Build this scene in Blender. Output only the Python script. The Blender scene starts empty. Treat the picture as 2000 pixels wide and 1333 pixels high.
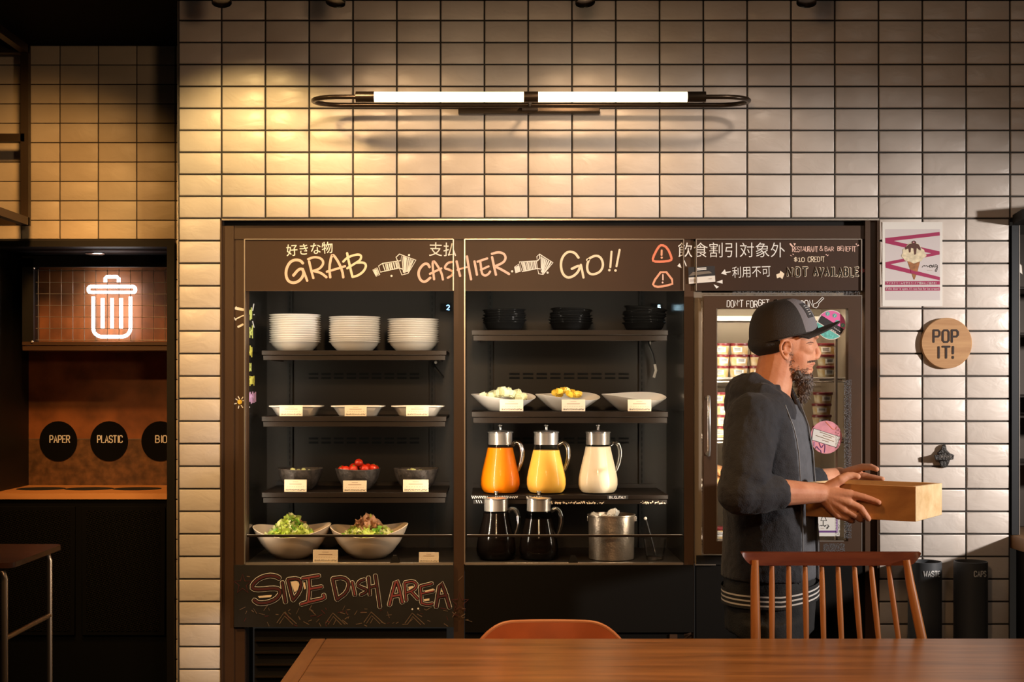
import bpy, bmesh, math, random
from mathutils import Vector, Matrix, Euler, noise
random.seed(7)
D = bpy.data
SC = bpy.context.scene
COL = SC.collection

# ------------------------------------------------------------------ camera, world, exposure, big lights
F = 2778.0                      # focal length in photo pixels (50 mm on a 36 mm frame, 2000 px wide)
CX, CY = 960.0, 750.0           # optical centre of the picture
CAMD, CAMZ = 4.92, 1.45         # camera stands 4.92 m in front of the tile wall (Y=0), 1.45 m high

cam_d = D.cameras.new('camera'); cam_d.sensor_width = 36.0; cam_d.lens = 36.0 * F / 2000.0
cam_d.shift_x = (1000.0 - CX) / 2000.0
cam_d.shift_y = (CY - 666.5) / 2000.0
cam_d.clip_start = 0.05
cam = D.objects.new('camera', cam_d); COL.objects.link(cam)
cam.location = (0, -CAMD, CAMZ); cam.rotation_euler = (math.pi / 2, 0, 0)
SC.camera = cam

SC.view_settings.view_transform = 'Standard'
try: SC.view_settings.look = 'None'
except Exception: pass
SC.view_settings.exposure = 0.0
SC.view_settings.gamma = 1.0
SC.view_settings.use_curve_mapping = False
SC.cycles.use_denoising = True
SC.cycles.max_bounces = 7
SC.cycles.diffuse_bounces = 3
SC.cycles.glossy_bounces = 3
SC.cycles.transmission_bounces = 5
SC.cycles.transparent_max_bounces = 14
SC.cycles.caustics_reflective = False
SC.cycles.caustics_refractive = False
SC.cycles.sample_clamp_indirect = 4.0

w = D.worlds.new('dim_room'); SC.world = w; w.use_nodes = True
w.node_tree.nodes['Background'].inputs[0].default_value = (1.0, 0.85, 0.70, 1)
w.node_tree.nodes['Background'].inputs[1].default_value = 0.015

def P(px, py, dist):
    return Vector(((px - CX) * dist / F, dist - CAMD, CAMZ - (py - CY) * dist / F))
def PY(px, py, Y): return P(px, py, Y + CAMD)
def S(dist): return dist / F      # metres per photo pixel at that distance

def lamp(name, kind, loc, target, power, color, **kw):
    l = D.lights.new(name, kind); l.energy = power; l.color = color
    for k, v in kw.items(): setattr(l, k, v)
    o = D.objects.new(name, l); COL.objects.link(o); o.location = loc
    if target is not None:
        o.rotation_euler = (Vector(target) - Vector(loc)).to_track_quat('-Z', 'Y').to_euler()
    return o

WARM = (1.0, 0.62, 0.28); SOFTWARM = (1.0, 0.74, 0.48); NEUT = (1.0, 0.93, 0.86)
# four ceiling spots over the wall (their cans hang at the top edge of the photo)
SPOTS = [(433, 1, 4.30), (655, 1, 4.30), (1143, 1, 4.30), (1575, 0, 4.30)]
lamp('ceiling_spot_light', 'SPOT', P(440, 22, 4.32), PY(490, 440, 0), 31, (1.0, 0.66, 0.26), spot_size=math.radians(88), spot_blend=0.75, shadow_soft_size=0.022)
lamp('ceiling_spot_light', 'SPOT', P(655, 22, 4.30), PY(800, 440, 0), 20, (1.0, 0.64, 0.33), spot_size=math.radians(88), spot_blend=0.9, shadow_soft_size=0.03)
lamp('ceiling_spot_light', 'SPOT', P(1143, 22, 4.30), PY(1150, 440, 0), 19, (1.0, 0.65, 0.36), spot_size=math.radians(88), spot_blend=0.9, shadow_soft_size=0.03)
lamp('ceiling_spot_light', 'SPOT', P(1575, 18, 4.30), PY(1400, 480, 0), 5.5, (1.0, 0.78, 0.60), spot_size=math.radians(88), spot_blend=0.9, shadow_soft_size=0.025)
# unseen spots: pillar wash first, then three added to brighten chair, head, fridges
lamp('unseen_spot_light', 'SPOT', (-1.75, -1.9, 2.65), (-1.0, 0, 1.15), 140, (1.0, 0.57, 0.215), spot_size=math.radians(50), spot_blend=0.9, shadow_soft_size=0.04)
lamp('unseen_spot_light', 'SPOT', (0.7, -3.3, 2.6), (1.05, -0.9, 0.74), 24, (1.0, 0.56, 0.24), spot_size=math.radians(27), spot_blend=0.9, shadow_soft_size=0.06)
lamp('unseen_spot_light', 'SPOT', (-0.2, -2.9, 2.3), (0.90, -0.55, 1.585), 95, (1.0, 0.48, 0.18), spot_size=math.radians(11), spot_blend=1.0, shadow_soft_size=0.05)
lamp('unseen_spot_light', 'SPOT', (0.0, -2.9, 2.25), (-0.12, 0.2, 1.15), 75, (1.0, 0.60, 0.28), spot_size=math.radians(46), spot_blend=0.9, shadow_soft_size=0.06)
# white key beam from an unseen source right of the frame
lamp('unseen_key_light', 'SPOT', (4.30, -2.15, 1.90), (1.26, -0.2, 1.36), 800, (1.0, 0.91, 0.84), spot_size=math.radians(38), spot_blend=1.0, shadow_soft_size=0.09)
# dim warm fill for unseen room lamps, camera side and over the table
lamp('warm_fill_light', 'AREA', (0.1, -3.25, 2.12), (0.1, 0.0, 1.4), 9, (1.0, 0.62, 0.34), shape='DISK', size=0.22)
lamp('warm_fill_light', 'AREA', (0.15, -1.5, 2.72), (0.15, -1.5, 0.7), 11, (1.0, 0.57, 0.22), shape='DISK', size=0.3, spread=math.radians(100))
# right-hand fill, then warm lamps over the recycling corner
lamp('unseen_right_fill', 'AREA', (1.9, -2.2, 2.72), (1.7, -1.2, 0.8), 3.5, (1.0, 0.86, 0.72), shape='DISK', size=0.4)  # unseen fill added to lift the dark bins and lower tiles
lamp('corner_downlight', 'SPOT', (-1.50, -0.30, 2.50), (-1.75, 1.0, 1.02), 60, (1.0, 0.46, 0.13), spot_size=math.radians(58), spot_blend=1.0, shadow_soft_size=0.05)
lamp('corner_downlight', 'SPOT', (-1.50, -0.25, 2.62), (-1.85, 0.64, 1.65), 34, (1.0, 0.50, 0.15), spot_size=math.radians(100), spot_blend=1.0, shadow_soft_size=0.05)

# ------------------------------------------------------------------ materials
def nt(name):
    m = D.materials.new(name); m.use_nodes = True
    return m, m.node_tree.nodes, m.node_tree.links, m.node_tree.nodes['Principled BSDF']

def mat(name, col, rough=0.5, metal=0.0, var=0.0, vscale=8.0, bump=0.0, bscale=30.0, spec=0.5, trans=0.0, emit=None, estr=0.0, stretch=None, coat=0.0, col2=None, sheen=0.0, detail=4.0):
    m, N, L, b = nt(name)
    c4 = (col[0], col[1], col[2], 1)
    b.inputs['Base Color'].default_value = c4
    b.inputs['Roughness'].default_value = rough
    b.inputs['Metallic'].default_value = metal
    b.inputs['Specular IOR Level'].default_value = spec
    if trans: b.inputs['Transmission Weight'].default_value = trans
    if coat: b.inputs['Coat Weight'].default_value = coat; b.inputs['Coat Roughness'].default_value = 0.1
    if sheen: b.inputs['Sheen Weight'].default_value = sheen; b.inputs['Sheen Roughness'].default_value = 0.4
    if emit is not None:
        b.inputs['Emission Color'].default_value = (emit[0], emit[1], emit[2], 1); b.inputs['Emission Strength'].default_value = estr
    tc = N.new('ShaderNodeTexCoord'); vec = tc.outputs['Object']
    if stretch:
        mp = N.new('ShaderNodeMapping'); mp.inputs['Scale'].default_value = stretch
        L.new(vec, mp.inputs['Vector']); vec = mp.outputs['Vector']
    if var > 0 or col2 is not None:
        n = N.new('ShaderNodeTexNoise'); n.inputs['Scale'].default_value = vscale; n.inputs['Detail'].default_value = detail
        L.new(vec, n.inputs['Vector'])
        r = N.new('ShaderNodeValToRGB'); L.new(n.outputs['Fac'], r.inputs['Fac'])
        if col2 is None:
            a = tuple(max(0, c * (1 - var)) for c in col) + (1,); z = tuple(min(1, c * (1 + var)) for c in col) + (1,)
        else: a = c4; z = tuple(col2) + (1,)
        r.color_ramp.elements[0].position = 0.34; r.color_ramp.elements[0].color = a
        r.color_ramp.elements[1].position = 0.68; r.color_ramp.elements[1].color = z
        L.new(r.outputs['Color'], b.inputs['Base Color'])
    if bump > 0:
        n2 = N.new('ShaderNodeTexNoise'); n2.inputs['Scale'].default_value = bscale; n2.inputs['Detail'].default_value = 3
        L.new(vec, n2.inputs['Vector'])
        bp = N.new('ShaderNodeBump'); bp.inputs['Strength'].default_value = bump; bp.inputs['Distance'].default_value = 0.01
        L.new(n2.outputs['Fac'], bp.inputs['Height']); L.new(bp.outputs['Normal'], b.inputs['Normal'])
    return m

def tile_mat(name, col, rough, bump):
    m, N, L, b = nt(name)
    tc = N.new('ShaderNodeTexCoord')
    n = N.new('ShaderNodeTexNoise'); n.inputs['Scale'].default_value = 5.5; n.inputs['Detail'].default_value = 3
    L.new(tc.outputs['Object'], n.inputs['Vector'])
    r = N.new('ShaderNodeValToRGB')
    r.color_ramp.elements[0].position = 0.3; r.color_ramp.elements[0].color = (col[0]*.86, col[1]*.84, col[2]*.82, 1)
    r.color_ramp.elements[1].position = 0.7; r.color_ramp.elements[1].color = (col[0], col[1], col[2], 1)
    L.new(n.outputs['Fac'], r.inputs['Fac']); L.new(r.outputs['Color'], b.inputs['Base Color'])
    b.inputs['Roughness'].default_value = rough
    mp = N.new('ShaderNodeMapping'); mp.inputs['Scale'].default_value = (1, 1, 1.7); mp.inputs['Rotation'].default_value = (0, 0.35, 0)
    L.new(tc.outputs['Object'], mp.inputs['Vector'])
    n2 = N.new('ShaderNodeTexNoise'); n2.inputs['Scale'].default_value = 12; n2.inputs['Detail'].default_value = 3; n2.inputs['Distortion'].default_value = 0.6
    L.new(mp.outputs['Vector'], n2.inputs['Vector'])
    bp = N.new('ShaderNodeBump'); bp.inputs['Strength'].default_value = bump; bp.inputs['Distance'].default_value = 0.02
    L.new(n2.outputs['Fac'], bp.inputs['Height']); L.new(bp.outputs['Normal'], b.inputs['Normal'])
    return m

def wood_mat(name, c1, c2, rough, scale, axis='X', bump=0.1):
    m, N, L, b = nt(name)
    tc = N.new('ShaderNodeTexCoord'); mp = N.new('ShaderNodeMapping')
    sc = {'X': (0.09, 1, 1), 'Y': (1, 0.09, 1), 'Z': (1, 1, 0.09)}[axis]
    mp.inputs['Scale'].default_value = sc
    L.new(tc.outputs['Object'], mp.inputs['Vector'])
    n = N.new('ShaderNodeTexNoise'); n.inputs['Scale'].default_value = scale; n.inputs['Detail'].default_value = 6; n.inputs['Roughness'].default_value = 0.62; n.inputs['Distortion'].default_value = 0.4
    L.new(mp.outputs['Vector'], n.inputs['Vector'])
    r = N.new('ShaderNodeValToRGB')
    r.color_ramp.elements[0].position = 0.32; r.color_ramp.elements[0].color = c1 + (1,)
    r.color_ramp.elements[1].position = 0.66; r.color_ramp.elements[1].color = c2 + (1,)
    L.new(n.outputs['Fac'], r.inputs['Fac']); L.new(r.outputs['Color'], b.inputs['Base Color'])
    b.inputs['Roughness'].default_value = rough
    bp = N.new('ShaderNodeBump'); bp.inputs['Strength'].default_value = bump; bp.inputs['Distance'].default_value = 0.004
    L.new(n.outputs['Fac'], bp.inputs['Height']); L.new(bp.outputs['Normal'], b.inputs['Normal'])
    return m

def glass_mat(name, tint=(1, 1, 1), refl=1.0, rough=0.02, extra=0.0):
    """thin clear glass: see-through with a Fresnel reflection"""
    m = D.materials.new(name); m.use_nodes = True
    N = m.node_tree.nodes; L = m.node_tree.links; N.clear()
    out = N.new('ShaderNodeOutputMaterial'); mix = N.new('ShaderNodeMixShader')
    tr = N.new('ShaderNodeBsdfTransparent'); gl = N.new('ShaderNodeBsdfGlossy')
    tr.inputs['Color'].default_value = tint + (1,); gl.inputs['Roughness'].default_value = rough
    lw = N.new('ShaderNodeLayerWeight'); lw.inputs['Blend'].default_value = 0.14
    mm = N.new('ShaderNodeMath'); mm.operation = 'MULTIPLY_ADD'; mm.inputs[1].default_value = refl; mm.inputs[2].default_value = extra
    L.new(lw.outputs['Fresnel'], mm.inputs[0]); L.new(mm.outputs[0], mix.inputs['Fac'])
    L.new(tr.outputs[0], mix.inputs[1]); L.new(gl.outputs[0], mix.inputs[2]); L.new(mix.outputs[0], out.inputs['Surface'])
    return m

def frost_mat(name):
    m = D.materials.new(name); m.use_nodes = True
    N = m.node_tree.nodes; L = m.node_tree.links; N.clear()
    out = N.new('ShaderNodeOutputMaterial'); mix = N.new('ShaderNodeMixShader')
    tr = N.new('ShaderNodeBsdfTransparent'); df = N.new('ShaderNodeBsdfDiffuse'); df.inputs['Color'].default_value = (0.20, 0.20, 0.21, 1)
    tc = N.new('ShaderNodeTexCoord'); n = N.new('ShaderNodeTexNoise'); n.inputs['Scale'].default_value = 260; n.inputs['Detail'].default_value = 2
    L.new(tc.outputs['Object'], n.inputs['Vector'])
    r = N.new('ShaderNodeValToRGB'); r.color_ramp.elements[0].position = 0.44; r.color_ramp.elements[1].position = 0.72
    r.color_ramp.elements[1].color = (0.75, 0.75, 0.75, 1)
    L.new(n.outputs['Fac'], r.inputs['Fac']); L.new(r.outputs['Color'], mix.inputs['Fac'])
    L.new(tr.outputs[0], mix.inputs[1]); L.new(df.outputs[0], mix.inputs[2]); L.new(mix.outputs[0], out.inputs['Surface'])
    return m

M = {}
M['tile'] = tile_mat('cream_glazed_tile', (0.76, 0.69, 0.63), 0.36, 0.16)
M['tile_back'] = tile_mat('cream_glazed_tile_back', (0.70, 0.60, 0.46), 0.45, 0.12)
M['grout'] = mat('dark_grout', (0.035, 0.03, 0.026), 0.9)
M['black'] = mat('black_steel', (0.008, 0.0072, 0.0065), 0.5, var=0.2, vscale=6, spec=0.3)
M['blackmatte'] = mat('matte_black_paint', (0.003, 0.003, 0.003), 0.9, spec=0.1)
M['brown'] = mat('dark_brown_steel', (0.062, 0.030, 0.014), 0.42, var=0.12, vscale=3)
M['header'] = mat('brown_chalkboard_panel', (0.042, 0.017, 0.007), 0.45, var=0.15, vscale=4)
M['edge'] = mat('aluminium_edge', (0.62, 0.55, 0.48), 0.3, 0.8)
M['fridge_in'] = mat('fridge_interior', (0.017, 0.0125, 0.0085), 0.42, var=0.12, vscale=2.5, spec=0.25)
M['fridge_side'] = mat('fridge_side_wall', (0.016, 0.015, 0.013), 0.20, spec=0.4)
M['shelf'] = mat('dark_shelf_steel', (0.011, 0.0058, 0.003), 0.42, spec=0.3, var=0.2, vscale=10)
M['slot'] = mat('slot_black', (0.002, 0.002, 0.002), 0.9)
M['board'] = mat('black_chalkboard', (0.010, 0.008, 0.007), 0.6, var=0.3, vscale=9)
M['bottompanel'] = mat('black_base_panel', (0.004, 0.0033, 0.0025), 0.6, spec=0.15)
def chalk(n, c): return mat('chalk_' + n, c, 0.9)
M['c_white'] = chalk('white', (0.90, 0.89, 0.86)); M['c_pink'] = chalk('pink', (0.95, 0.64, 0.54))
M['c_cream'] = chalk('cream', (0.95, 0.80, 0.60)); M['c_red'] = chalk('red', (0.85, 0.26, 0.15))
M['c_peach'] = chalk('peach', (0.85, 0.42, 0.27)); M['c_rose'] = chalk('rose', (0.26, 0.055, 0.06))
M['c_yellow'] = chalk('yellow', (0.75, 0.72, 0.12)); M['c_lime'] = chalk('lime', (0.62, 0.70, 0.18))
M['c_purple'] = chalk('purple', (0.72, 0.42, 0.72)); M['c_sun'] = chalk('sun', (0.85, 0.60, 0.08))
M['c_maroon'] = chalk('maroon', (0.085, 0.018, 0.022)); M['c_dim'] = chalk('faded', (0.16, 0.11, 0.08)); M['c_black'] = chalk('black', (0.01, 0.008, 0.006))
M['white_china'] = mat('white_china', (0.78, 0.74, 0.69), 0.22, coat=0.3)
M['grey_china'] = mat('warm_white_china', (0.74, 0.60, 0.47), 0.38)
M['black_china'] = mat('black_china', (0.010, 0.010, 0.010), 0.16, coat=0.3)
M['stone_bowl'] = mat('dark_stoneware', (0.055, 0.045, 0.040), 0.5, var=0.5, vscale=60, bump=0.25, bscale=120)
M['glass'] = glass_mat('clear_glass', refl=0.45, extra=0.012)
M['handle_glass'] = glass_mat('handle_glass', (.92, .90, .86), 0.9, .06, .22)
M['pane'] = glass_mat('glass_pane', refl=0.55, rough=0.01)
M['guard'] = glass_mat('guard_glass', refl=0.3, rough=0.03)
M['frost'] = frost_mat('frost_on_glass')
M['steel'] = mat('brushed_steel', (0.66, 0.60, 0.54), 0.26, 0.72, bump=0.05, bscale=200, stretch=(1, 1, 0.05))
M['chrome'] = mat('polished_steel', (0.75, 0.72, 0.68), 0.16, 0.8)
M['plastic_clear'] = mat('grey_clear_plastic', (0.40, 0.38, 0.35), 0.15, var=0.2)
M['paper'] = mat('white_paper', (0.80, 0.77, 0.72), 0.7)
M['card'] = mat('cream_card', (0.78, 0.66, 0.50), 0.7)
M['ink'] = mat('black_ink', (0.03, 0.028, 0.03), 0.8)
M['ink_soft'] = mat('brown_ink', (0.35, 0.22, 0.14), 0.8)
M['table'] = wood_mat('table_wood', (0.17, 0.070, 0.024), (0.38, 0.175, 0.068), 0.32, 26, 'X', 0.05)
M['table_end'] = wood_mat('table_end_wood', (0.24, 0.10, 0.038), (0.36, 0.17, 0.07), 0.36, 22, 'Y', 0.05)
M['chairwood'] = wood_mat('chair_wood', (0.34, 0.115, 0.030), (0.50, 0.20, 0.060), 0.36, 26, 'Z', 0.05)
M['crestwood'] = wood_mat('crest_wood', (0.10, 0.022, 0.010), (0.17, 0.045, 0.018), 0.30, 30, 'X', 0.05)
M['pine'] = wood_mat('pine_box_wood', (0.34, 0.130, 0.030), (0.52, 0.24, 0.065), 0.5, 16, 'X', 0.05)
M['pine_lit_end'] = wood_mat('pine_lit_end_wood', (0.62, 0.40, 0.18), (0.80, 0.58, 0.32), 0.55, 20, 'Y', 0.05)  # paler copy of the pine: side light put into the colour
M['oak'] = wood_mat('oak_sign_wood', (0.40, 0.20, 0.08), (0.56, 0.32, 0.14), 0.5, 40, 'X', 0.05)
M['oak_ink'] = mat('burnt_lettering', (0.026, 0.012, 0.007), 0.7)
M['darktable'] = wood_mat('dark_table_wood', (0.035, 0.012, 0.006), (0.07, 0.025, 0.012), 0.3, 22, 'X', 0.04)
M['orange_shell'] = mat('orange_leather', (0.40, 0.085, 0.018), 0.38, var=0.12, vscale=12)
M['orange_edge'] = mat('orange_piping', (0.55, 0.20, 0.08), 0.4)
M['copper'] = mat('rust_brown_panel', (0.24, 0.080, 0.022), 0.5, var=0.35, vscale=9, detail=8)
M['copper_dark'] = mat('mottled_brown_panel', (0.13, 0.060, 0.022), 0.5, var=0.45, vscale=30, detail=8)
M['counter'] = wood_mat('orange_counter', (0.48, 0.19, 0.055), (0.64, 0.29, 0.10), 0.45, 14, 'X', 0.03)
M['wire'] = mat('galvanised_wire', (0.42, 0.38, 0.34), 0.35, 0.8)
M['neon'] = mat('white_neon', (1, 1, 1), 0.4, emit=(1.0, 0.96, 0.97), estr=6.5)
M['tube'] = mat('frosted_lamp_tube', (1, 0.95, 0.85), 0.4, emit=(1.0, 0.76, 0.46), estr=3.0)
M['bronze'] = mat('dark_bronze', (0.050, 0.034, 0.022), 0.30, 0.7)
M['white_letter'] = mat('white_lettering', (0.75, 0.74, 0.72), 0.6)
M['bin'] = mat('charcoal_bin', (0.060, 0.064, 0.070), 0.45)
M['iron'] = mat('cast_iron', (0.035, 0.032, 0.030), 0.5, 0.5, bump=0.4, bscale=150)
M['led'] = mat('blue_led', (0, 0, 0), 0.5, emit=(0.25, 0.55, 1.0), estr=4.0)
M['led_white'] = mat('white_led_digit', (0, 0, 0), 0.5, emit=(0.55, 0.85, 1.0), estr=5.0)
M['cable_black'] = mat('black_cable', (0.01, 0.01, 0.01), 0.4)
M['cable_white'] = mat('grey_cable', (0.5, 0.48, 0.44), 0.4)
M['magenta'] = mat('magenta_print', (0.36, 0.015, 0.09), 0.5)
M['pinkprint'] = mat('pink_print', (0.78, 0.32, 0.38), 0.5, var=0.15, vscale=30)
M['hotpink'] = mat('hot_pink_print', (0.80, 0.16, 0.42), 0.5)
M['teal'] = mat('teal_print', (0.13, 0.50, 0.46), 0.5, var=0.25, vscale=120)
M['lilac'] = mat('lilac_print', (0.50, 0.30, 0.62), 0.5)
M['posterbg'] = mat('poster_paper', (0.66, 0.60, 0.60), 0.35)
M['cream_ice'] = mat('ice_cream_print', (0.74, 0.64, 0.44), 0.6, var=0.2, vscale=80)
M['choc'] = mat('chocolate_print', (0.09, 0.025, 0.015), 0.5)
M['cone'] = mat('waffle_print', (0.36, 0.14, 0.045), 0.6, var=0.3, vscale=100)
M['purple'] = mat('purple_print', (0.16, 0.06, 0.24), 0.5)

# ------------------------------------------------------------------ mesh builder
class MB:
    def __init__(self): self.bm = bmesh.new(); self.mats = []; self.ns = 0
    def mi(self, m):
        m = M[m] if isinstance(m, str) else m
        if m not in self.mats: self.mats.append(m)
        return self.mats.index(m)
    def face(self, vs, mi, smooth=False):
        try: f = self.bm.faces.new(vs)
        except ValueError: return None
        f.material_index = mi; f.smooth = smooth
        return f
    def box(self, a, b, m, bevel=0.0, seg=1, mtx=None):
        mi = self.mi(m); a = Vector(a); b = Vector(b)
        lo = Vector(map(min, a, b)); hi = Vector(map(max, a, b))
        t = bmesh.new() if bevel else self.bm
        vs = [t.verts.new((x, y, z)) for x in (lo.x, hi.x) for y in (lo.y, hi.y) for z in (lo.z, hi.z)]
        q = [(0, 1, 3, 2), (4, 6, 7, 5), (0, 4, 5, 1), (2, 3, 7, 6), (0, 2, 6, 4), (1, 5, 7, 3)]
        fs = [t.faces.new([vs[i] for i in k]) for k in q]
        if bevel:
            bmesh.ops.bevel(t, geom=t.edges[:], offset=min(bevel, 0.49 * min(hi - lo)), segments=seg, affect='EDGES', profile=0.5)
            self.absorb(t, mi, mtx)
        else:
            for f in fs: f.material_index = mi
            if mtx is not None:
                for v in vs: v.co = mtx @ v.co
        return self
    def absorb(self, t, mi=None, mtx=None, smooth=None):
        mp = {}
        for v in t.verts: mp[v] = self.bm.verts.new(mtx @ v.co if mtx is not None else v.co)
        for f in t.faces:
            try: g = self.bm.faces.new([mp[v] for v in f.verts])
            except ValueError: continue
            g.material_index = f.material_index if mi is None else mi
            g.smooth = f.smooth if smooth is None else smooth
        t.free()
    def mesh(self, me, mtx=None, m=None, smooth=True):
        t = bmesh.new(); t.from_mesh(me)
        self.absorb(t, self.mi(m), mtx, smooth)
    def rings(self, rings, m, closed=True, cap0=True, cap1=True, smooth=True, loop=False):
        mi = self.mi(m); R = [[self.bm.verts.new(p) for p in r] for r in rings]
        n = len(R[0]); k = len(R)
        for i in range(k if loop else k - 1):
            A = R[i]; B = R[(i + 1) % k]
            for j in range(n if closed else n - 1):
                self.face((A[j], A[(j + 1) % n], B[(j + 1) % n], B[j]), mi, smooth)
        if cap0 and not loop: self.face(R[0][::-1], mi)
        if cap1 and not loop: self.face(R[-1], mi)
        return self
    def tube(self, pts, r, m, seg=8, closed=False, caps=True, flat=1.0):
        pts = [Vector(p) for p in pts]; n = len(pts)
        rr = [r] * n if not hasattr(r, '__len__') else list(r)
        up = None; out = []
        for i, p in enumerate(pts):
            if closed: d = pts[(i + 1) % n] - pts[i - 1]
            else: d = pts[min(i + 1, n - 1)] - pts[max(i - 1, 0)]
            if d.length < 1e-9: d = Vector((0, 0, 1))
            d.normalize()
            if up is None:
                up = Vector((0, 0, 1)) if abs(d.z) < 0.9 else Vector((1, 0, 0))
            s = d.cross(up)
            if s.length < 1e-6: s = d.cross(Vector((0, 1, 0.1)))
            s.normalize(); up = s.cross(d).normalized()
            out.append([p + (s * math.cos(a) + up * math.sin(a) * flat) * rr[i] for a in [2 * math.pi * j / seg for j in range(seg)]])
        return self.rings(out, m, loop=closed, cap0=caps, cap1=caps)
    def lathe(self, prof, c, m, seg=32, sx=1, sy=1, tilt=None, cap0=True, cap1=True, warp=None):
        c = Vector(c); out = []
        for r, z in prof:
            ring = []
            for j in range(seg):
                a = 2 * math.pi * j / seg
                p = Vector((r * sx * math.cos(a), r * sy * math.sin(a), z))
                if warp: p = warp(p, a, r)
                if tilt is not None: p = tilt @ p
                ring.append(c + p)
            out.append(ring)
        return self.rings(out, m, cap0=cap0, cap1=cap1)
    def ell(self, c, r, m, rot=None, seg=16, rings=10):
        c = Vector(c); r = Vector(r if hasattr(r, '__len__') else (r, r, r)); out = []
        R = Euler(rot).to_matrix() if rot else Matrix.Identity(3)
        for i in range(1, rings):
            t = math.pi * i / rings
            out.append([c + R @ Vector((r.x * math.sin(t) * math.cos(a), r.y * math.sin(t) * math.sin(a), -r.z * math.cos(t))) for a in [2 * math.pi * j / seg for j in range(seg)]])
        mi = self.mi(m)
        bot = self.bm.verts.new(c + R @ Vector((0, 0, -r.z))); top = self.bm.verts.new(c + R @ Vector((0, 0, r.z)))
        Rv = [[self.bm.verts.new(p) for p in k] for k in out]
        for i in range(len(Rv) - 1):
            for j in range(seg): self.face((Rv[i][j], Rv[i][(j + 1) % seg], Rv[i + 1][(j + 1) % seg], Rv[i + 1][j]), mi, True)
        for j in range(seg):
            self.face((bot, Rv[0][(j + 1) % seg], Rv[0][j]), mi, True); self.face((top, Rv[-1][j], Rv[-1][(j + 1) % seg]), mi, True)
        return self
    def poly(self, pts, off, m):
        """flat outline (3-D points) given thickness along the vector off"""
        off = Vector(off); mi = self.mi(m)
        A = [self.bm.verts.new(Vector(p)) for p in pts]; B = [self.bm.verts.new(Vector(p) + off) for p in pts]
        f = self.face(B, mi); n = len(pts)
        for j in range(n): self.face((A[j], A[(j + 1) % n], B[(j + 1) % n], B[j]), mi)
        return self
    def stroke(self, pts, wd, m, mapf, smooth=2, closed=False, taper=0.0):
        """marker stroke: 2-D photo points -> ribbon on a surface; mapf(x,y,h) gives the 3-D point h above it"""
        pts = [Vector((p[0], p[1])) for p in pts]
        for _ in range(smooth):
            if len(pts) < 3: break
            q = [] if closed else [pts[0]]
            n = len(pts)
            for i in range(n if closed else n - 1):
                a = pts[i]; b = pts[(i + 1) % n]
                q += [a * .75 + b * .25, a * .25 + b * .75]
            if not closed: q.append(pts[-1])
            pts = q
        n = len(pts); L_ = []; R_ = []
        if not closed and n >= 2:      # round-ish ends
            d0 = (pts[0] - pts[1]); d1 = (pts[-1] - pts[-2])
            if d0.length > 1e-6: pts = [pts[0] + d0.normalized() * wd * 0.35] + pts
            if d1.length > 1e-6: pts = pts + [pts[-1] + d1.normalized() * wd * 0.35]
            n = len(pts)
        for i in range(n):
            if closed: d = pts[(i + 1) % n] - pts[i - 1]
            else: d = pts[min(i + 1, n - 1)] - pts[max(i - 1, 0)]
            if d.length < 1e-9: d = Vector((1, 0))
            d.normalize(); s = Vector((-d.y, d.x)) * wd * 0.5
            if not closed and (i == 0 or i == n - 1): s *= 0.55
            L_.append(pts[i] + s); R_.append(pts[i] - s)
        mi = self.mi(m); self.ns = getattr(self, 'ns', 0) + 1; H = 0.0007 + 0.00005 * (self.ns % 16)
        tl = [self.bm.verts.new(mapf(p.x, p.y, H)) for p in L_]; tr = [self.bm.verts.new(mapf(p.x, p.y, H)) for p in R_]
        bl = [self.bm.verts.new(mapf(p.x, p.y, 0)) for p in L_]; br = [self.bm.verts.new(mapf(p.x, p.y, 0)) for p in R_]
        for i in range(n if closed else n - 1):
            j = (i + 1) % n
            self.face((tl[i], tl[j], tr[j], tr[i]), mi); self.face((bl[j], bl[i], tl[i], tl[j])[::-1], mi); self.face((br[i], br[j], tr[j], tr[i])[::-1], mi)
        return self
    def dot(self, x, y, r, m, mapf, n=10, h=0.0016):
        mi = self.mi(m)
        A = [self.bm.verts.new(mapf(x + r * math.cos(2 * math.pi * k / n), y + r * math.sin(2 * math.pi * k / n), h)) for k in range(n)]
        self.face(A, mi); return self
    def fill(self, pts, m, mapf, h=0.0005):
        mi = self.mi(m); self.ns += 1; h += .00004 * (self.ns % 12); self.face([self.bm.verts.new(mapf(p[0], p[1], h)) for p in pts], mi); return self
    def build(self, name, parent=None, loc=None, angle=40):
        me = D.meshes.new(name); bm = self.bm
        base = parent.matrix_basis.translation if parent is not None else Vector(loc or (0, 0, 0))
        root = parent
        while root is not None and root.parent is not None:
            root = root.parent; base = base + root.matrix_basis.translation
        own = Vector((0, 0, 0))
        for v in bm.verts: v.co -= base
        bmesh.ops.recalc_face_normals(bm, faces=bm.faces[:])
        bm.to_mesh(me); bm.free()
        for m in self.mats: me.materials.append(m)
        if len(me.polygons):
            me.set_sharp_from_angle(angle=math.radians(angle))
        o = D.objects.new(name, me); COL.objects.link(o)
        if parent is not None: o.parent = parent
        elif loc is not None: o.location = loc
        return o

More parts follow.
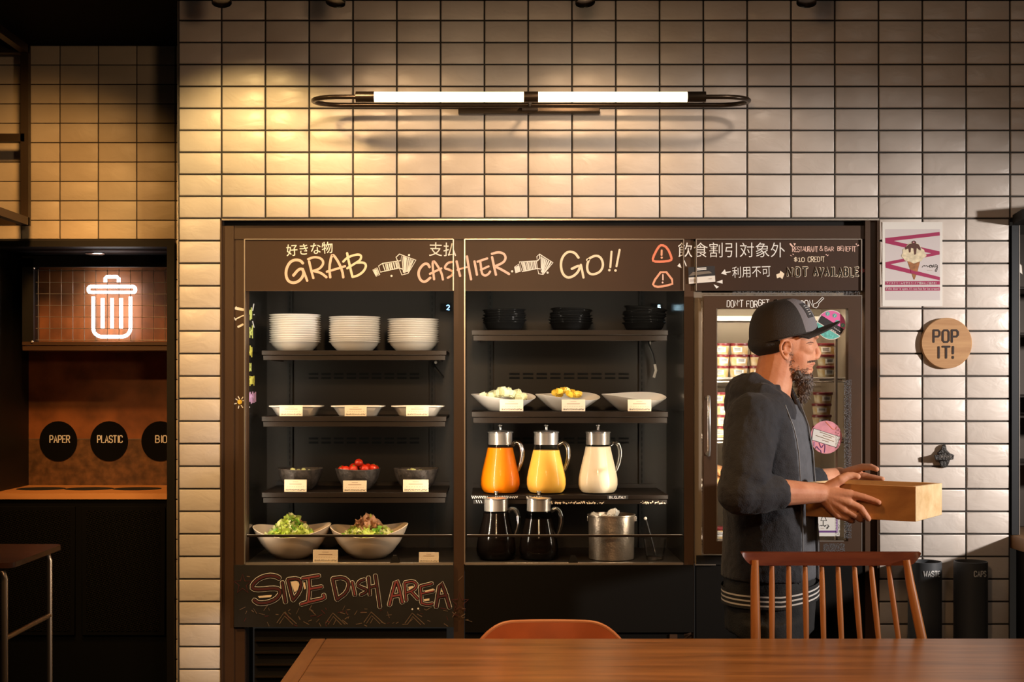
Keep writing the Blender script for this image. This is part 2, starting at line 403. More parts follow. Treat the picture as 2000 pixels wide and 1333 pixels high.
def tag(o, label=None, cat=None, group=None, kind=None):
    if label: o['label'] = label
    if cat: o['category'] = cat
    if group: o['group'] = group
    if kind: o['kind'] = kind
    return o
def thing(name, label, cat, loc, group=None):
    o = D.objects.new(name, None); o.empty_display_size = 0.05; COL.objects.link(o); o.location = loc
    return tag(o, label, cat, group)
def single(name, mb, label, cat, loc, group=None, angle=40):
    return tag(mb.build(name, None, loc, angle), label, cat, group)
def single_at(name, mb, label, cat, loc, group=None, angle=40):
    o = single(name, mb, label, cat, (0, 0, 0), group, angle); o.location = loc
    return o
def struct(name, mb, angle=40):
    return tag(mb.build(name, None, (0, 0, 0), angle), kind='structure')
def kids(o): return [c for c in D.objects if c.parent is o]
def dup(o, loc, label, rot=None):
    ch = kids(o)
    r = o.copy(); COL.objects.link(r); r.location = loc; r['label'] = label
    if rot is not None: r.rotation_euler = rot
    for c in ch:
        k = c.copy(); COL.objects.link(k); k.parent = r
        for g in kids(c):
            if g.parent is c:
                q = g.copy(); COL.objects.link(q); q.parent = k
    return r
def flat(Y):
    """photo pixel -> point h metres in front of the vertical plane at depth Y"""
    def f(x, y, h):
        p = PY(x, y, Y); p.y -= h; return p
    return f
def text_mesh(body, thin=0.0):
    c = D.curves.new('t', 'FONT'); c.body = body; c.align_x = 'CENTER'; c.align_y = 'CENTER'; c.resolution_u = 3; c.offset = thin
    o = D.objects.new('t', c); COL.objects.link(o)
    dg = bpy.context.evaluated_depsgraph_get(); dg.update()
    me = D.meshes.new_from_object(o.evaluated_get(dg)); D.objects.remove(o); D.curves.remove(c)
    return me
def put_text(mb, body, x0, y0, x1, y1, m, mapf, rot=0.0, thin=0.0, h=0.0009, shear=0.0):
    """fit a line of type into a photo-pixel box"""
    me = text_mesh(body, thin)
    xs = [v.co.x for v in me.vertices]; ys = [v.co.y for v in me.vertices]
    if not xs: return
    ax, bx, ay, by = min(xs), max(xs), min(ys), max(ys); mi = mb.mi(m)
    cx, cy = (x0 + x1) / 2, (y0 + y1) / 2; cr, sr = math.cos(rot), math.sin(rot); V = []
    for v in me.vertices:
        u = ((v.co.x - ax) / (bx - ax) - .5) * (x1 - x0); t = (.5 - (v.co.y - ay) / max(1e-6, by - ay)) * (y1 - y0)
        u += shear * -t
        V.append(mb.bm.verts.new(mapf(cx + u * cr - t * sr, cy + u * sr + t * cr, h)))
    for p in me.polygons: mb.face([V[i] for i in p.vertices], mi)
    D.meshes.remove(me)

# single-line capitals, 0..0.6 wide, 0..1 high (y down)
_C = lambda *p: list(p)
GL = {
 'A': [[(0, 1), (.3, 0), (.6, 1)], [(.12, .66), (.48, .66)]],
 'B': [[(0, 0), (0, 1)], [(0, 1), (.42, 1), (.6, .86), (.6, .62), (.42, .48), (0, .48)], [(0, 0), (.4, 0), (.55, .12), (.55, .36), (.42, .48)]],
 'C': [[(.58, .22), (.58, .14), (.44, 0), (.14, 0), (0, .14), (0, .86), (.14, 1), (.44, 1), (.58, .86), (.58, .78)]],
 'D': [[(0, 0), (0, 1), (.38, 1), (.58, .82), (.58, .18), (.38, 0), (0, 0)]],
 'E': [[(.55, 0), (0, 0), (0, 1), (.55, 1)], [(0, .48), (.45, .48)]],
 'F': [[(.55, 0), (0, 0), (0, 1)], [(0, .48), (.45, .48)]],
 'G': [[(.58, .2), (.58, .14), (.44, 0), (.14, 0), (0, .14), (0, .86), (.14, 1), (.44, 1), (.58, .86), (.58, .52), (.32, .52)]],
 'H': [[(0, 0), (0, 1)], [(.58, 0), (.58, 1)], [(0, .5), (.58, .5)]],
 'I': [[(.15, 0), (.15, 1)]],
 'J': [[(.5, 0), (.5, .85), (.36, 1), (.12, 1), (0, .85)]],
 'K': [[(0, 0), (0, 1)], [(.56, 0), (0, .58)], [(.2, .4), (.58, 1)]],
 'L': [[(0, 0), (0, 1), (.5, 1)]],
 'M': [[(0, 1), (0, 0), (.32, .6), (.64, 0), (.64, 1)]],
 'N': [[(0, 1), (0, 0), (.58, 1), (.58, 0)]],
 'O': [[(.14, 0), (.44, 0), (.58, .14), (.58, .86), (.44, 1), (.14, 1), (0, .86), (0, .14), (.14, 0)]],
 'P': [[(0, 1), (0, 0)], [(0, 0), (.44, 0), (.58, .14), (.58, .4), (.44, .54), (0, .54)]],
 'Q': [[(.14, 0), (.44, 0), (.58, .14), (.58, .86), (.44, 1), (.14, 1), (0, .86), (0, .14), (.14, 0)], [(.35, .75), (.62, 1.05)]],
 'R': [[(0, 1), (0, 0)], [(0, 0), (.44, 0), (.58, .14), (.58, .38), (.44, .52), (0, .52)], [(.3, .52), (.58, 1)]],
 'S': [[(.57, .2), (.57, .13), (.44, 0), (.14, 0), (0, .13), (0, .36), (.12, .47), (.46, .53), (.58, .64), (.58, .87), (.44, 1), (.13, 1), (0, .87), (0, .8)]],
 'T': [[(0, 0), (.58, 0)], [(.29, 0), (.29, 1)]],
 'U': [[(0, 0), (0, .86), (.14, 1), (.44, 1), (.58, .86), (.58, 0)]],
 'V': [[(0, 0), (.3, 1), (.6, 0)]],
 'W': [[(0, 0), (.18, 1), (.36, .25), (.54, 1), (.72, 0)]],
 'X': [[(0, 0), (.58, 1)], [(.58, 0), (0, 1)]],
 'Y': [[(0, 0), (.3, .5), (.6, 0)], [(.3, .5), (.3, 1)]],
 'Z': [[(0, 0), (.58, 0), (0, 1), (.58, 1)]],
 '1': [[(.05, .15), (.25, 0), (.25, 1)], [(.05, 1), (.45, 1)]],
 '0': [[(.14, 0), (.44, 0), (.58, .14), (.58, .86), (.44, 1), (.14, 1), (0, .86), (0, .14), (.14, 0)]],
 '5': [[(.55, 0), (.05, 0), (0, .45), (.4, .42), (.58, .58), (.58, .86), (.42, 1), (.1, 1), (0, .88)]],
 '2': [[(0, .14), (.14, 0), (.44, 0), (.58, .14), (.58, .42), (0, 1), (.58, 1)]],
 '8': [[(.1, 0), (.48, 0), (.48, .5), (.1, .5), (.1, 0)], [(.1, .5), (.02, .5), (.02, 1), (.56, 1), (.56, .5), (.48, .5)]],
 '!': [[(.12, 0), (.12, .66)], [(.12, .9), (.12, 1)]],
 '$': [[(.57, .2), (.44, .08), (.14, .08), (0, .2), (0, .36), (.12, .47), (.46, .53), (.58, .64), (.58, .8), (.44, .92), (.13, .92), (0, .8)], [(.29, -.08), (.29, 1.08)]],
 '&': [[(.58, 1), (.1, .3), (.1, .1), (.24, 0), (.4, .1), (.4, .28), (0, .62), (0, .86), (.14, 1), (.36, 1), (.58, .6)]],
 "'": [[(.1, 0), (.06, .2)]], '_': [[(0, 1), (.5, 1)]], '.': [[(.05, .95), (.05, 1)]],
}
def gw(ch):
    if ch == ' ': return 0.42
    g = GL.get(ch)
    return max(p[0] for s in g for p in s) if g else 0.3
def write(mb, s, x0, y0, x1, y1, wd, m, mapf, jit=0.0, smooth=0, rot=0.0, gap=0.22, rng=None):
    rng = rng or random.Random(len(s) * 13 + int(x0))
    tot = sum(gw(c) for c in s) + gap * (len(s) - 1); k = (x1 - x0) / tot; hh = y1 - y0; u = 0.0
    cr, sr = math.cos(rot), math.sin(rot)
    for c in s:
        g = GL.get(c, []); dy = rng.uniform(-jit, jit) * hh; tl = rng.uniform(-jit, jit) * 0.8; sc = 1 + rng.uniform(-jit, jit)
        for st in g:
            pts = []
            for (a, b) in st:
                X = (u + a + tl * (0.5 - b) * 0.5) * k; Yv = b * hh * sc + dy
                X += rng.uniform(-jit, jit) * 0.06 * hh; Yv += rng.uniform(-jit, jit) * 0.12 * hh
                pts.append((x0 + X * cr - Yv * sr, y0 + X * sr + Yv * cr))
            cl = st[0] == st[-1]
            mb.stroke(pts[:-1] if cl else pts, wd, m, mapf, smooth, cl)
        u += gw(c) + gap

# ------------------------------------------------------------------ room shell
rt = random.Random(11)
def tile(mb, x0, x1, z0, z1, Y, m, bev=0.0035, d=0.0028, curve=0.0012):
    """one slightly uneven glazed tile: bevelled edge and a faint tilt"""
    mi = mb.mi(m); tx = rt.uniform(-.0008, .0008); tz = rt.uniform(-.0010, .0010)
    def ring(i, y, k):
        xs = (x0 + i, x1 - i); zs = (z0 + i, z1 - i)
        return [mb.bm.verts.new((xs[a], y - k * (tx * (2 * a - 1) + tz * (2 * c - 1)), zs[c])) for a, c in ((0, 0), (1, 0), (1, 1), (0, 1))]
    R = [ring(0, Y + 0.006, 0), ring(0.0002, Y + d * 0.9, 0), ring(bev * 0.4, Y + d * 0.3, .6), ring(bev, Y, 1)]
    for A, B in zip(R, R[1:]):
        for j in range(4): mb.face((A[j], A[(j + 1) % 4], B[(j + 1) % 4], B[j]), mi, False)
    mb.face(R[-1], mi)

def X0(px, dist=CAMD): return (px - CX) * dist / F
def Z0(py, dist=CAMD): return CAMZ - (py - CY) * dist / F

ZC = 2.775                       # dark ceiling
b = MB(); b.box((-4.2, -4.9, ZC), (3.2, 1.2, ZC + .08), 'blackmatte'); struct('ceiling', b)
m_floor = mat('dark_floor', (0.05, 0.042, 0.036), 0.35, var=0.3, vscale=3)
b = MB(); b.box((-4.2, -5.6, -.06), (3.2, 1.2, 0), m_floor); struct('floor', b)

# tiled wall with the opening for the fridges
cols = [348.5] + [432.6 + 85.58 * k for k in range(0, 22)]
rows_up = [426.6 - 43.0 * k for k in range(0, 10)] + [-2.5]
rows_dn = [426.6] + [470.6 + 44.1 * k for k in range(0, 27)]
G2 = 0.0026
mb = MB()
gr = 'grout'
def slab(x0, x1, z0, z1, yb=.10): mb.box((x0, .0045, z0), (x1, yb, z1), gr)
XR = 2.45
slab(X0(348), XR, Z0(427.5), ZC)
slab(X0(348), X0(431.5), 0, Z0(427.5), .66)
slab(X0(1715.5), X0(1973), 0, Z0(427.5))
for i in range(len(cols) - 1):
    xa, xb = X0(cols[i]), min(X0(cols[i + 1]), XR)
    if xb - xa < .02: continue
    for j in range(len(rows_up) - 1):
        tile(mb, xa + G2, xb - G2, Z0(rows_up[j]) + G2, Z0(rows_up[j + 1]) - G2, 0, 'tile')
for j in range(len(rows_dn) - 1):
    za, zb = max(0, Z0(rows_dn[j + 1])), Z0(rows_dn[j])
    if zb - za < .02: continue
    tile(mb, X0(348.5) + G2, X0(431) - G2 * .6, za + G2, zb - G2, 0, 'tile')
    for xa, xb in ((1716.5, 1801.8), (1801.8, 1887.2), (1887.2, 1972.2)):
        tile(mb, X0(xa) + G2, X0(xb) - G2, za + G2, zb - G2, 0, 'tile')
struct('wall_back', mb)
# thin metal edging on the tile corner and round the fridge opening
b = MB()
b.box((X0(346.6), .0, 0), (X0(348.2), .02, ZC), 'edge')
struct('trim_1', b)
b = MB()
b.box((X0(430.4), -.001, 0), (X0(433.0), .03, Z0(427.4)), 'brown')
b.box((X0(430.4), -.001, Z0(430.6)), (X0(1717), .03, Z0(427.4)), 'edge')
b.box((X0(1713.5), -.001, 0), (X0(1716.2), .03, Z0(430.6)), 'brown')
struct('trim_2', b)

# recessed tiled wall on the left (0.64 m further back)
DL = 5.56; YL = DL - CAMD
mb = MB()
mb.box((-3.4, YL + .0045, 0), (X0(349, 5.0), YL + .45, ZC), gr) if False else None
lc = [342.2 - 75.1 * k for k in range(0, 12)]
lr = [89 - .0 + 37.95 * k for k in range(0, 12)] + [468.6 + 39.05 * k for k in range(1, 32)]
xr_cab = X0(340.5, 5.54)
mb.box((-3.4, YL + .0045, Z0(470, DL)), (-1.06, YL + .06, ZC), gr)
mb.box((xr_cab, YL + .0045, 0), (-1.06, YL + .06, Z0(470, DL)), gr)
for i in range(len(lc) - 1):
    for j in range(11):
        if Z0(lr[j + 1], DL) < Z0(472, DL): continue
        za = Z0(lr[j + 1], DL); zb = min(ZC, Z0(lr[j], DL))
        if j == 9: za = Z0(467.5, DL)
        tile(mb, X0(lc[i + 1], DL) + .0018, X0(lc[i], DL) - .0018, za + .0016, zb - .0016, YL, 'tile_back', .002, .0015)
allr = [89 + 37.95 * k for k in range(0, 10)] + [468.6 + 39.05 * k for k in range(0, 31)]
for j in range(len(allr) - 1):
    za = max(0, Z0(allr[j + 1], DL)); zb = min(ZC, Z0(allr[j], DL))
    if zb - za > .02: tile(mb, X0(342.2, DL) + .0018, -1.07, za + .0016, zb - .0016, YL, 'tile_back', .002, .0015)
struct('wall_left', mb)

# ------------------------------------------------------------------ fridge surround
YF = 0.03
def bx(mb, x0, x1, y0, y1, Ya, Yb, m, bevel=0.0):
    """box whose front face (depth Ya) fills the photo rectangle x0..x1, y0..y1"""
    a = PY(x0, y1, Ya); c = PY(x1, y0, Ya)
    return mb.box((a.x, Ya, a.z), (c.x, Yb, c.z), m, bevel)
b = MB()
bx(b, 433, 456.5, 441, 1700, .018, .10, 'brown')              # outer stiles and head of the casing
bx(b, 1690, 1714, 431, 1700, .014, .10, 'brown')
bx(b, 456.5, 1690, 441, 467, .024, .10, 'brown')
bx(b, 433, 1690, 431, 441, .06, .10, 'black')
tag(struct('trim_3', b))

def fridge_open(xl, xr, label, sh_y, sl, sr, rails, group='open display fridges'):
    root = thing('open_display_fridge', label, 'fridge', (PY((xl + xr) / 2, 700, YF).x, .28, 0), group)
    YB = .53
    A = PY(xl, 568, YF); B = PY(xr, 1100, YF); xa, xb = A.x, B.x
    zt = A.z + .16; zb = B.z
    pb = MB(); pb.box((xa - .018, YB, zb - .02), (xb + .018, YB + .03, zt), 'fridge_in')
    for yv in (731, 739, 857, 865):
        n = 9; u0 = rails[0] + 34; u1 = rails[1] - 22
        for k in range(n):
            a0 = u0 + (u1 - u0) * (k + .12) / n; a1 = u0 + (u1 - u0) * (k + .88) / n
            bx(pb, a0, a1, yv - 2, yv + 2, YB - .0012, YB + .002, 'slot')
    pb.build('back_panel', root)
    for s in (0, 1):
        q = MB()
        if s == 0: q.box((xa - .018, YF + .004, zb - .02), (xa - .002, YB, zt), 'fridge_side')
        else: q.box((xb + .002, YF + .004, zb - .02), (xb + .018, YB, zt), 'fridge_side')
        sp = q.build('side_panel', root)
        if s == 0: root['_l'] = 0; left_panel = sp
    q = MB(); q.box((xa - .018, YF + .02, zt), (xb + .018, YB + .03, zt + .02), 'fridge_in'); q.build('top_panel', root)
    q = MB(); q.box((xa - .002, YF + .012, zb - .03), (xb + .002, YB, zb - .004), 'fridge_in')
    bx(q, xl, xr, 1100, 1104.5, YF - .004, YF + .02, 'edge', .001)
    q.build('deck', root)
    hb = MB(); bx(hb, xl, xr, 468, 568, YF - .004, YF + .014, 'header')
    hb = hb.build('header_board', root)
    q = MB()
    bx(q, xl - 1.5, xl + .6, 467, 1103, YF - .010, YF + .004, 'edge'); bx(q, xr - .6, xr + 1.2, 467, 568, YF - .010, YF + .004, 'edge')
    bx(q, xl, xr, 466.6, 468.4, YF - .009, YF + .004, 'edge'); bx(q, xl, xr, 566.8, 568.6, YF - .008, YF + .004, 'brown')
    q.build('edge_strip', root)
    for rx in rails:
        q = MB(); bx(q, rx - 5.2, rx + 5.2, 540, 1094, YB - .020, YB - .002, 'black')
        for k in range(44):
            yy = 566 + k * 12; bx(q, rx - 1.1, rx + 1.1, yy, yy + 7, YB - .0212, YB - .02, 'slot')
        q.build('slotted_rail', root)
    YS = .15
    for (yt, yb_) in sh_y:
        q = MB()
        a = PY(sl, yb_, YS); c = PY(sr, yt, YS); ym = (yt + yb_) / 2
        q.box((a.x, YS + .002, c.z - .010), (c.x, YB - .02, c.z), 'shelf')
        bx(q, sl, sr, yt, ym - .5, YS, YS + .010, 'shelf', .0012); bx(q, sl + 3, sr - 2, ym, yb_, YS + .004, YS + .012, 'shelf', .001)
        for e in (a.x + .02, c.x - .03): q.box((e, YS + .05, c.z - .035), (e + .006, YB - .02, c.z - .010), 'shelf')
        q.box((a.x, YB - .028, c.z), (c.x, YB - .020, c.z + .014), 'shelf')
        q.build('shelf', root)
    # low glass guard with its dark top rail
    q = MB(); bx(q, xl + 4, xr - 3, 1050, 1099, YF + .006, YF + .010, 'guard'); g = q.build('guard_glass', root)
    q = MB(); bx(q, xl + 4, xr - 2, 1045.5, 1050, YF + .002, YF + .016, 'shelf', .001)
    bx(q, xl + 4, xr - 2, 1045.2, 1046.2, YF + .001, YF + .012, 'edge'); q.build('guard_rail', g)
    cxm = (xl + xr) / 2 + 90 if xl < 600 else (xl + xr) / 2 - 2
    q = MB(); a = PY(cxm, 1100, YF); q.rings([[a + Vector((-s, .0 + dy, z)) if k == 0 else a + Vector((s, dy, z)) for k, dy in ((0, -.004), (1, -.004), (1, .012), (0, .012))] for s, z in ((.017, 0), (.015, .008), (.009, .022), (.007, .026))], 'black', smooth=False)
    q.build('guard_bracket', g)
    return root, hb, left_panel

fa, ha, lpa = fridge_open(478, 885, 'open black display fridge with white bowl stacks, GRAB board and side dish lettering', [(685, 704), (814, 834), (962.5, 983)], 511, 872, (566, 844))
fb, hbb, lpb = fridge_open(908, 1335, 'open black display fridge with three juice jugs and GO board', [(645, 666), (804.5, 827), (967.5, 985)], 921, 1305, (957.5, 1253.5))

# mullion posts between the units belong to the casing
b = MB()
bx(b, 456.5, 478, 467, 1700, .0285, .12, 'brown'); struct('trim_4', b)
b = MB(); bx(b, 886.2, 906.6, 467, 1700, .030, .05, 'brown'); struct('trim_5', b)
b = MB(); bx(b, 1336.2, 1355, 467, 1700, .030, .05, 'brown'); struct('trim_6', b)

# base panels
q = MB(); bx(q, 457, 886, 1105, 1226, .012, .05, 'board'); cb = q.build('chalkboard_panel', fa)
q = MB(); bx(q, 497, 872, 1230, 1520, .05, .07, 'black')
for k in range(11): bx(q, 497, 868, 1251.5 + k * 23.7, 1254.3 + k * 23.7, .030, .052, 'bronze', .0008)
q.build('louvre_grille', fa)
q = MB(); bx(q, 908, 1354, 1105, 1236, .016, .06, 'bottompanel'); q.build('base_panel', fb)
q = MB(); bx(q, 908, 1354, 1240, 1258, .03, .07, 'bottompanel'); bx(q, 1308, 1323, 1240, 1252, .024, .04, 'brown'); bx(q, 908, 1354, 1258, 1560, .08, .10, 'black'); q.build('kick_panel', fb)

# temperature read-outs
def readout(root, px, py, Y, digit, m):
    q = MB(); bx(q, px - 10, px + 12, py - 8, py + 8, Y, Y + .008, 'slot'); r_ = q.build('temperature_display', root)
    q = MB(); write(q, digit, px + 2.5, py - 4.5, px + 7.5, py + 4.5, 1.7, m, flat(Y - .0006)); q.build('digit', r_)
readout(fa, 870, 601, .46, '2', 'led'); readout(fb, 1282, 601, .46, '8', 'led_white')
q = MB(); x = PY(1335, 601, .2).x - .0
for k in range(1): pass
q = MB(); q.tube([PY(847, 708, .44), PY(850, 718, .42), PY(858, 728, .42), PY(866, 738, .43)], .005, 'cable_black', 6); q.ell(PY(851, 708, .40), .006, 'cable_white', seg=8, rings=6); q.build('cable', fa)
q = MB(); q.tube([PY(1266, 668, .44), PY(1268, 676, .43), PY(1275, 692, .43), PY(1279, 712, .43)], .004, 'cable_black', 6); q.tube([PY(1279, 712, .43), PY(1281, 724, .43), PY(1277, 738, .43)], .0055, 'cable_white', 6); q.tube([PY(1268, 674, .44), PY(1271, 667, .44), PY(1279, 665, .44)], .004, 'cable_white', 6); q.build('cable', fb)

# ------------------------------------------------------------------ fridge lighting (LED strips behind the header lip and the shelf lips)
LEDC = (1.0, 0.86, 0.66)
def led(px, py, Y, wpx, power, tgt, col=LEDC, name='fridge_led_strip'):
    p = PY(px, py, Y)
    o = lamp(name, 'AREA', p, tgt, power, col, shape='RECTANGLE', size=wpx * S(CAMD + Y), size_y=.012)
    d = (Vector(tgt) - p).normalized(); xax = Vector((1, 0, 0)); zax = -d; yax = zax.cross(xax)
    o.rotation_euler = Matrix((xax, yax, zax)).transposed().to_euler()
    return o
for (xl, xr, pw) in ((478, 885, 1.9), (908, 1335, 2.1)):
    xc = (xl + xr) / 2
    led(xc, 560, .06, 330, .7, PY(xc, 700, .42), name='canopy_led')
    for sgn, px in ((1, xl + 3), (-1, xr - 3)):      # upright strips behind the front corners of each unit
        p = PY(px, 815, .042); o = lamp('fridge_led_strip', 'AREA', p, None, pw, LEDC, shape='RECTANGLE', size=.014, size_y=.82)
        d = Vector((sgn * 1.0, .55, 0)).normalized(); zax = -d; yax = Vector((0, 0, 1)); xax = yax.cross(zax)
        o.rotation_euler = Matrix((xax, yax, zax)).transposed().to_euler()

# ------------------------------------------------------------------ chalk lettering
fh = flat(YF - .0042)
Z2 = lambda pts: [(540 + x / 7.143, 470 + y / 7.143) for x, y in pts]
Z3 = lambda pts: [(800 + x / 7.143, 470 + y / 7.143) for x, y in pts]
Z5 = lambda pts: [(880 + x / 4.167, 420 + y / 4.167) for x, y in pts]
q = MB(); PK = 'c_pink'
def st(pts, wd, m=PK, s=2, cl=False): q.stroke(pts, wd, m, fh, s, cl)
put_text(q, '好きな物', 559, 475, 650, 498, 'c_white', fh, rot=-.07, thin=.008)
for p in ([(370, 320), (330, 275), (240, 270), (170, 320), (125, 440), (150, 560), (235, 600), (330, 560), (385, 470), (365, 395), (310, 400), (235, 490)],):
    st(Z2(p), 5.4, 'c_peach' if False else PK)
st(Z2([(365, 395), (395, 470), (430, 565)]), 4.6)
st(Z2([(455, 290), (480, 400), (515, 528)]), 4.6); st(Z2([(440, 262), (530, 228), (630, 250), (662, 320), (600, 400), (510, 425)]), 4.6); st(Z2([(510, 425), (620, 450), (700, 515)]), 4.8)
st(Z2([(750, 518), (735, 380), (770, 200), (800, 205), (870, 310), (920, 430), (932, 518)]), 4.8, s=1); st(Z2([(700, 437), (830, 400), (960, 358)]), 4.4)
C2 = 'c_cream'
st(Z2([(985, 175), (1010, 300), (1060, 510)]), 4.6, C2); st(Z2([(930, 298), (990, 235), (1120, 193), (1185, 205), (1175, 270), (1110, 312), (985, 390)]), 4.4, C2)
st(Z2([(1110, 312), (1220, 305), (1256, 350), (1220, 430), (1140, 490), (1060, 510)]), 4.6, C2)
def hatched(poly_lines, hatch, dots, Z, wd=1.8):
    for p, c in poly_lines: q.stroke(Z(p), wd, 'c_white', fh, 0, c)
    for (a0, a1, b0, b1, n) in hatch:
        for k in range(n):
            t = (k + .5) / n; jt = rt.uniform(-6, 6)
            pa = (a0[0] * (1 - t) + a1[0] * t + jt, a0[1] * (1 - t) + a1[1] * t); pb_ = (b0[0] * (1 - t) + b1[0] * t + jt, b0[1] * (1 - t) + b1[1] * t)
            q.stroke(Z([pa, pb_]), 1.5, 'c_white', fh, 0)
    for d in dots: q.dot(*Z([d])[0], 2.2, 'c_white', fh)
hatched([([(1425, 355), (1480, 320), (1735, 282), (1715, 190), (1945, 275), (1835, 460), (1750, 482), (1712, 385), (1450, 442)], True), ([(1715, 190), (1668, 235), (1690, 285)], False), ([(1345, 412), (1402, 382), (1440, 480), (1392, 500)], True), ([(1480, 320), (1515, 420)], False), ([(1712, 385), (1760, 400), (1790, 455)], False)],
        [((1510, 330), (1710, 300), (1530, 415), (1725, 375), 13), ((1745, 215), (1920, 280), (1770, 450), (1850, 430), 13), ((1360, 420), (1400, 400), (1385, 490), (1430, 470), 4)], [(1605, 495), (1850, 205)], Z2)
put_text(q, '支払', 838, 474, 891, 501, 'c_white', fh, rot=.02, thin=.004)
st(Z3([(280, 375), (255, 325), (200, 325), (135, 400), (120, 480), (155, 560), (215, 585), (290, 520)]), 5.0)
st(Z3([(342, 545), (325, 400), (320, 295), (345, 290), (400, 370), (445, 450), (465, 548)]), 4.4, s=1); st(Z3([(280, 468), (360, 430), (445, 388)]), 4.2)
st(Z3([(598, 300), (530, 310), (478, 390), (560, 408), (612, 440), (590, 490), (530, 522)]), 4.4)
q.build('chalk_lettering', ha)
q = MB()
st(Z3([(655, 290), (680, 400), (705, 498)]), 4.6); st(Z3([(665, 412), (730, 390), (800, 372)]), 3.6); st(Z3([(800, 220), (825, 380), (858, 545)]), 4.6)
st(Z3([(905, 290), (940, 482)]), 4.6); st(Z3([(945, 297), (1085, 250)]), 4.4); st(Z3([(985, 290), (1000, 400), (1010, 470), (1055, 495), (1100, 470), (1125, 432)]), 4.4); st(Z3([(990, 412), (1105, 360)]), 4.0)
st(Z3([(1150, 230), (1175, 350), (1205, 482)]), 4.6); st(Z3([(1145, 188), (1240, 160), (1320, 185), (1345, 245), (1310, 310), (1190, 362)]), 4.6); st(Z3([(1190, 362), (1290, 410), (1390, 470)]), 4.8)
hatched([([(1530, 300), (1780, 285), (1775, 225), (1812, 190), (2000, 310), (1862, 475), (1800, 465), (1785, 392), (1570, 436)], True), ([(1465, 372), (1520, 330), (1545, 432), (1480, 452)], True), ([(1812, 190), (1815, 250), (1785, 285)], False), ([(1785, 392), (1835, 400), (1862, 475)], False)],
        [((1545, 310), (1780, 295), (1580, 430), (1790, 385), 14), ((1825, 220), (1980, 310), (1835, 440), (1880, 450), 12), ((1470, 380), (1520, 350), (1485, 445), (1540, 425), 6)], [(1430, 432), (1925, 450)], Z3)
CG = 'c_cream'
st(Z5([(1042, 350), (1010, 305), (950, 298), (905, 350), (895, 420), (915, 490), (965, 518), (1035, 475), (1060, 405), (985, 440)]), 4.8, CG, 2); st(Z5([(1060, 405), (1070, 450), (1082, 512)]), 4.4, CG)
st(Z5([(1125, 365), (1108, 420), (1120, 475), (1165, 488), (1225, 460), (1245, 400), (1220, 340), (1170, 330), (1110, 368)]), 4.6, CG)
for a, b_, d in (((1310, 298), (1300, 428), (1292, 450)), ((1376, 283), (1350, 420), (1342, 453))): st(Z5([a, b_]), 4.0, CG, 0); q.dot(*Z5([d])[0], 2.6, CG, fh)
st(Z5([(1718, 242), (1690, 262), (1645, 350), (1648, 380), (1720, 382), (1795, 372), (1800, 350), (1765, 268)]), 4.6, 'c_red', 1, True); st(Z5([(1718, 288), (1717, 328)]), 3.8, 'c_peach', 0); q.dot(*Z5([(1718, 349)])[0], 2.3, 'c_peach', fh)
st(Z5([(1732, 436), (1640, 560), (1668, 588), (1745, 580), (1826, 556)]), 4.2, 'c_peach', 1, True); st(Z5([(1728, 486), (1728, 530)]), 2.6, 'c_pink', 0); q.dot(*Z5([(1725, 551)])[0], 1.9, 'c_pink', fh)
Z4 = lambda pts: [(1320 + x / 10, 460 + y / 10) for x, y in pts]
for tri in ([(75, 545), (25, 600), (118, 645)], [(170, 485), (212, 600), (195, 603), (155, 500)]): q.fill(Z4(tri), 'c_white', fh)
q.build('chalk_lettering', hbb)

# flames-like doodles and the small sun on the casing by the left fridge
fl = flat(.0281)
q = MB()
Zs = lambda pts, oy: [(455 + x / 29.6, oy + y / 29.6) for x, y in pts]
q.fill(Zs([(110, 440), (110, 330), (190, 250), (240, 300), (660, 390), (660, 520), (540, 520), (240, 470)], 590), 'c_white', fl)
q.stroke(Zs([(120, 1020), (300, 930), (500, 830), (640, 780)], 590), 2.4, 'c_white', fl, 0); q.stroke(Zs([(80, 920), (170, 1060)], 590), 2.2, 'c_white', fl, 0)
q.stroke(Zs([(300, 260), (440, 200), (570, 120)], 630), 4.0, 'c_white', fl, 0)
tag(q.build('chalk_strokes', None, (PY(468, 625, .0281).x, .0281, PY(0, 645, .0281).z)), 'three short white chalk strokes on the brown casing by the upright words', 'chalk drawing'); q = MB()
q.dot(468.4, 785.6, 4.6, 'c_sun', fl, 14)
for (a, b_) in (((465.2, 775), (467.8, 779.5)), ((474.6, 776), (472, 780)), ((460.5, 779.5), (463.8, 782)), ((457.5, 789.5), (462, 788.3)), ((465.6, 798), (466.6, 793.6)), ((474, 796.5), (471, 792.2)), ((475.6, 783), (474.0, 783.4))):
    q.stroke([a, b_], 1.9, 'c_white', fl, 0)
tag(q.build('chalk_sun', None, (PY(468, 785, .0281).x, .0281, 1.38)), 'small yellow chalk sun with white rays on the brown casing', 'chalk drawing')

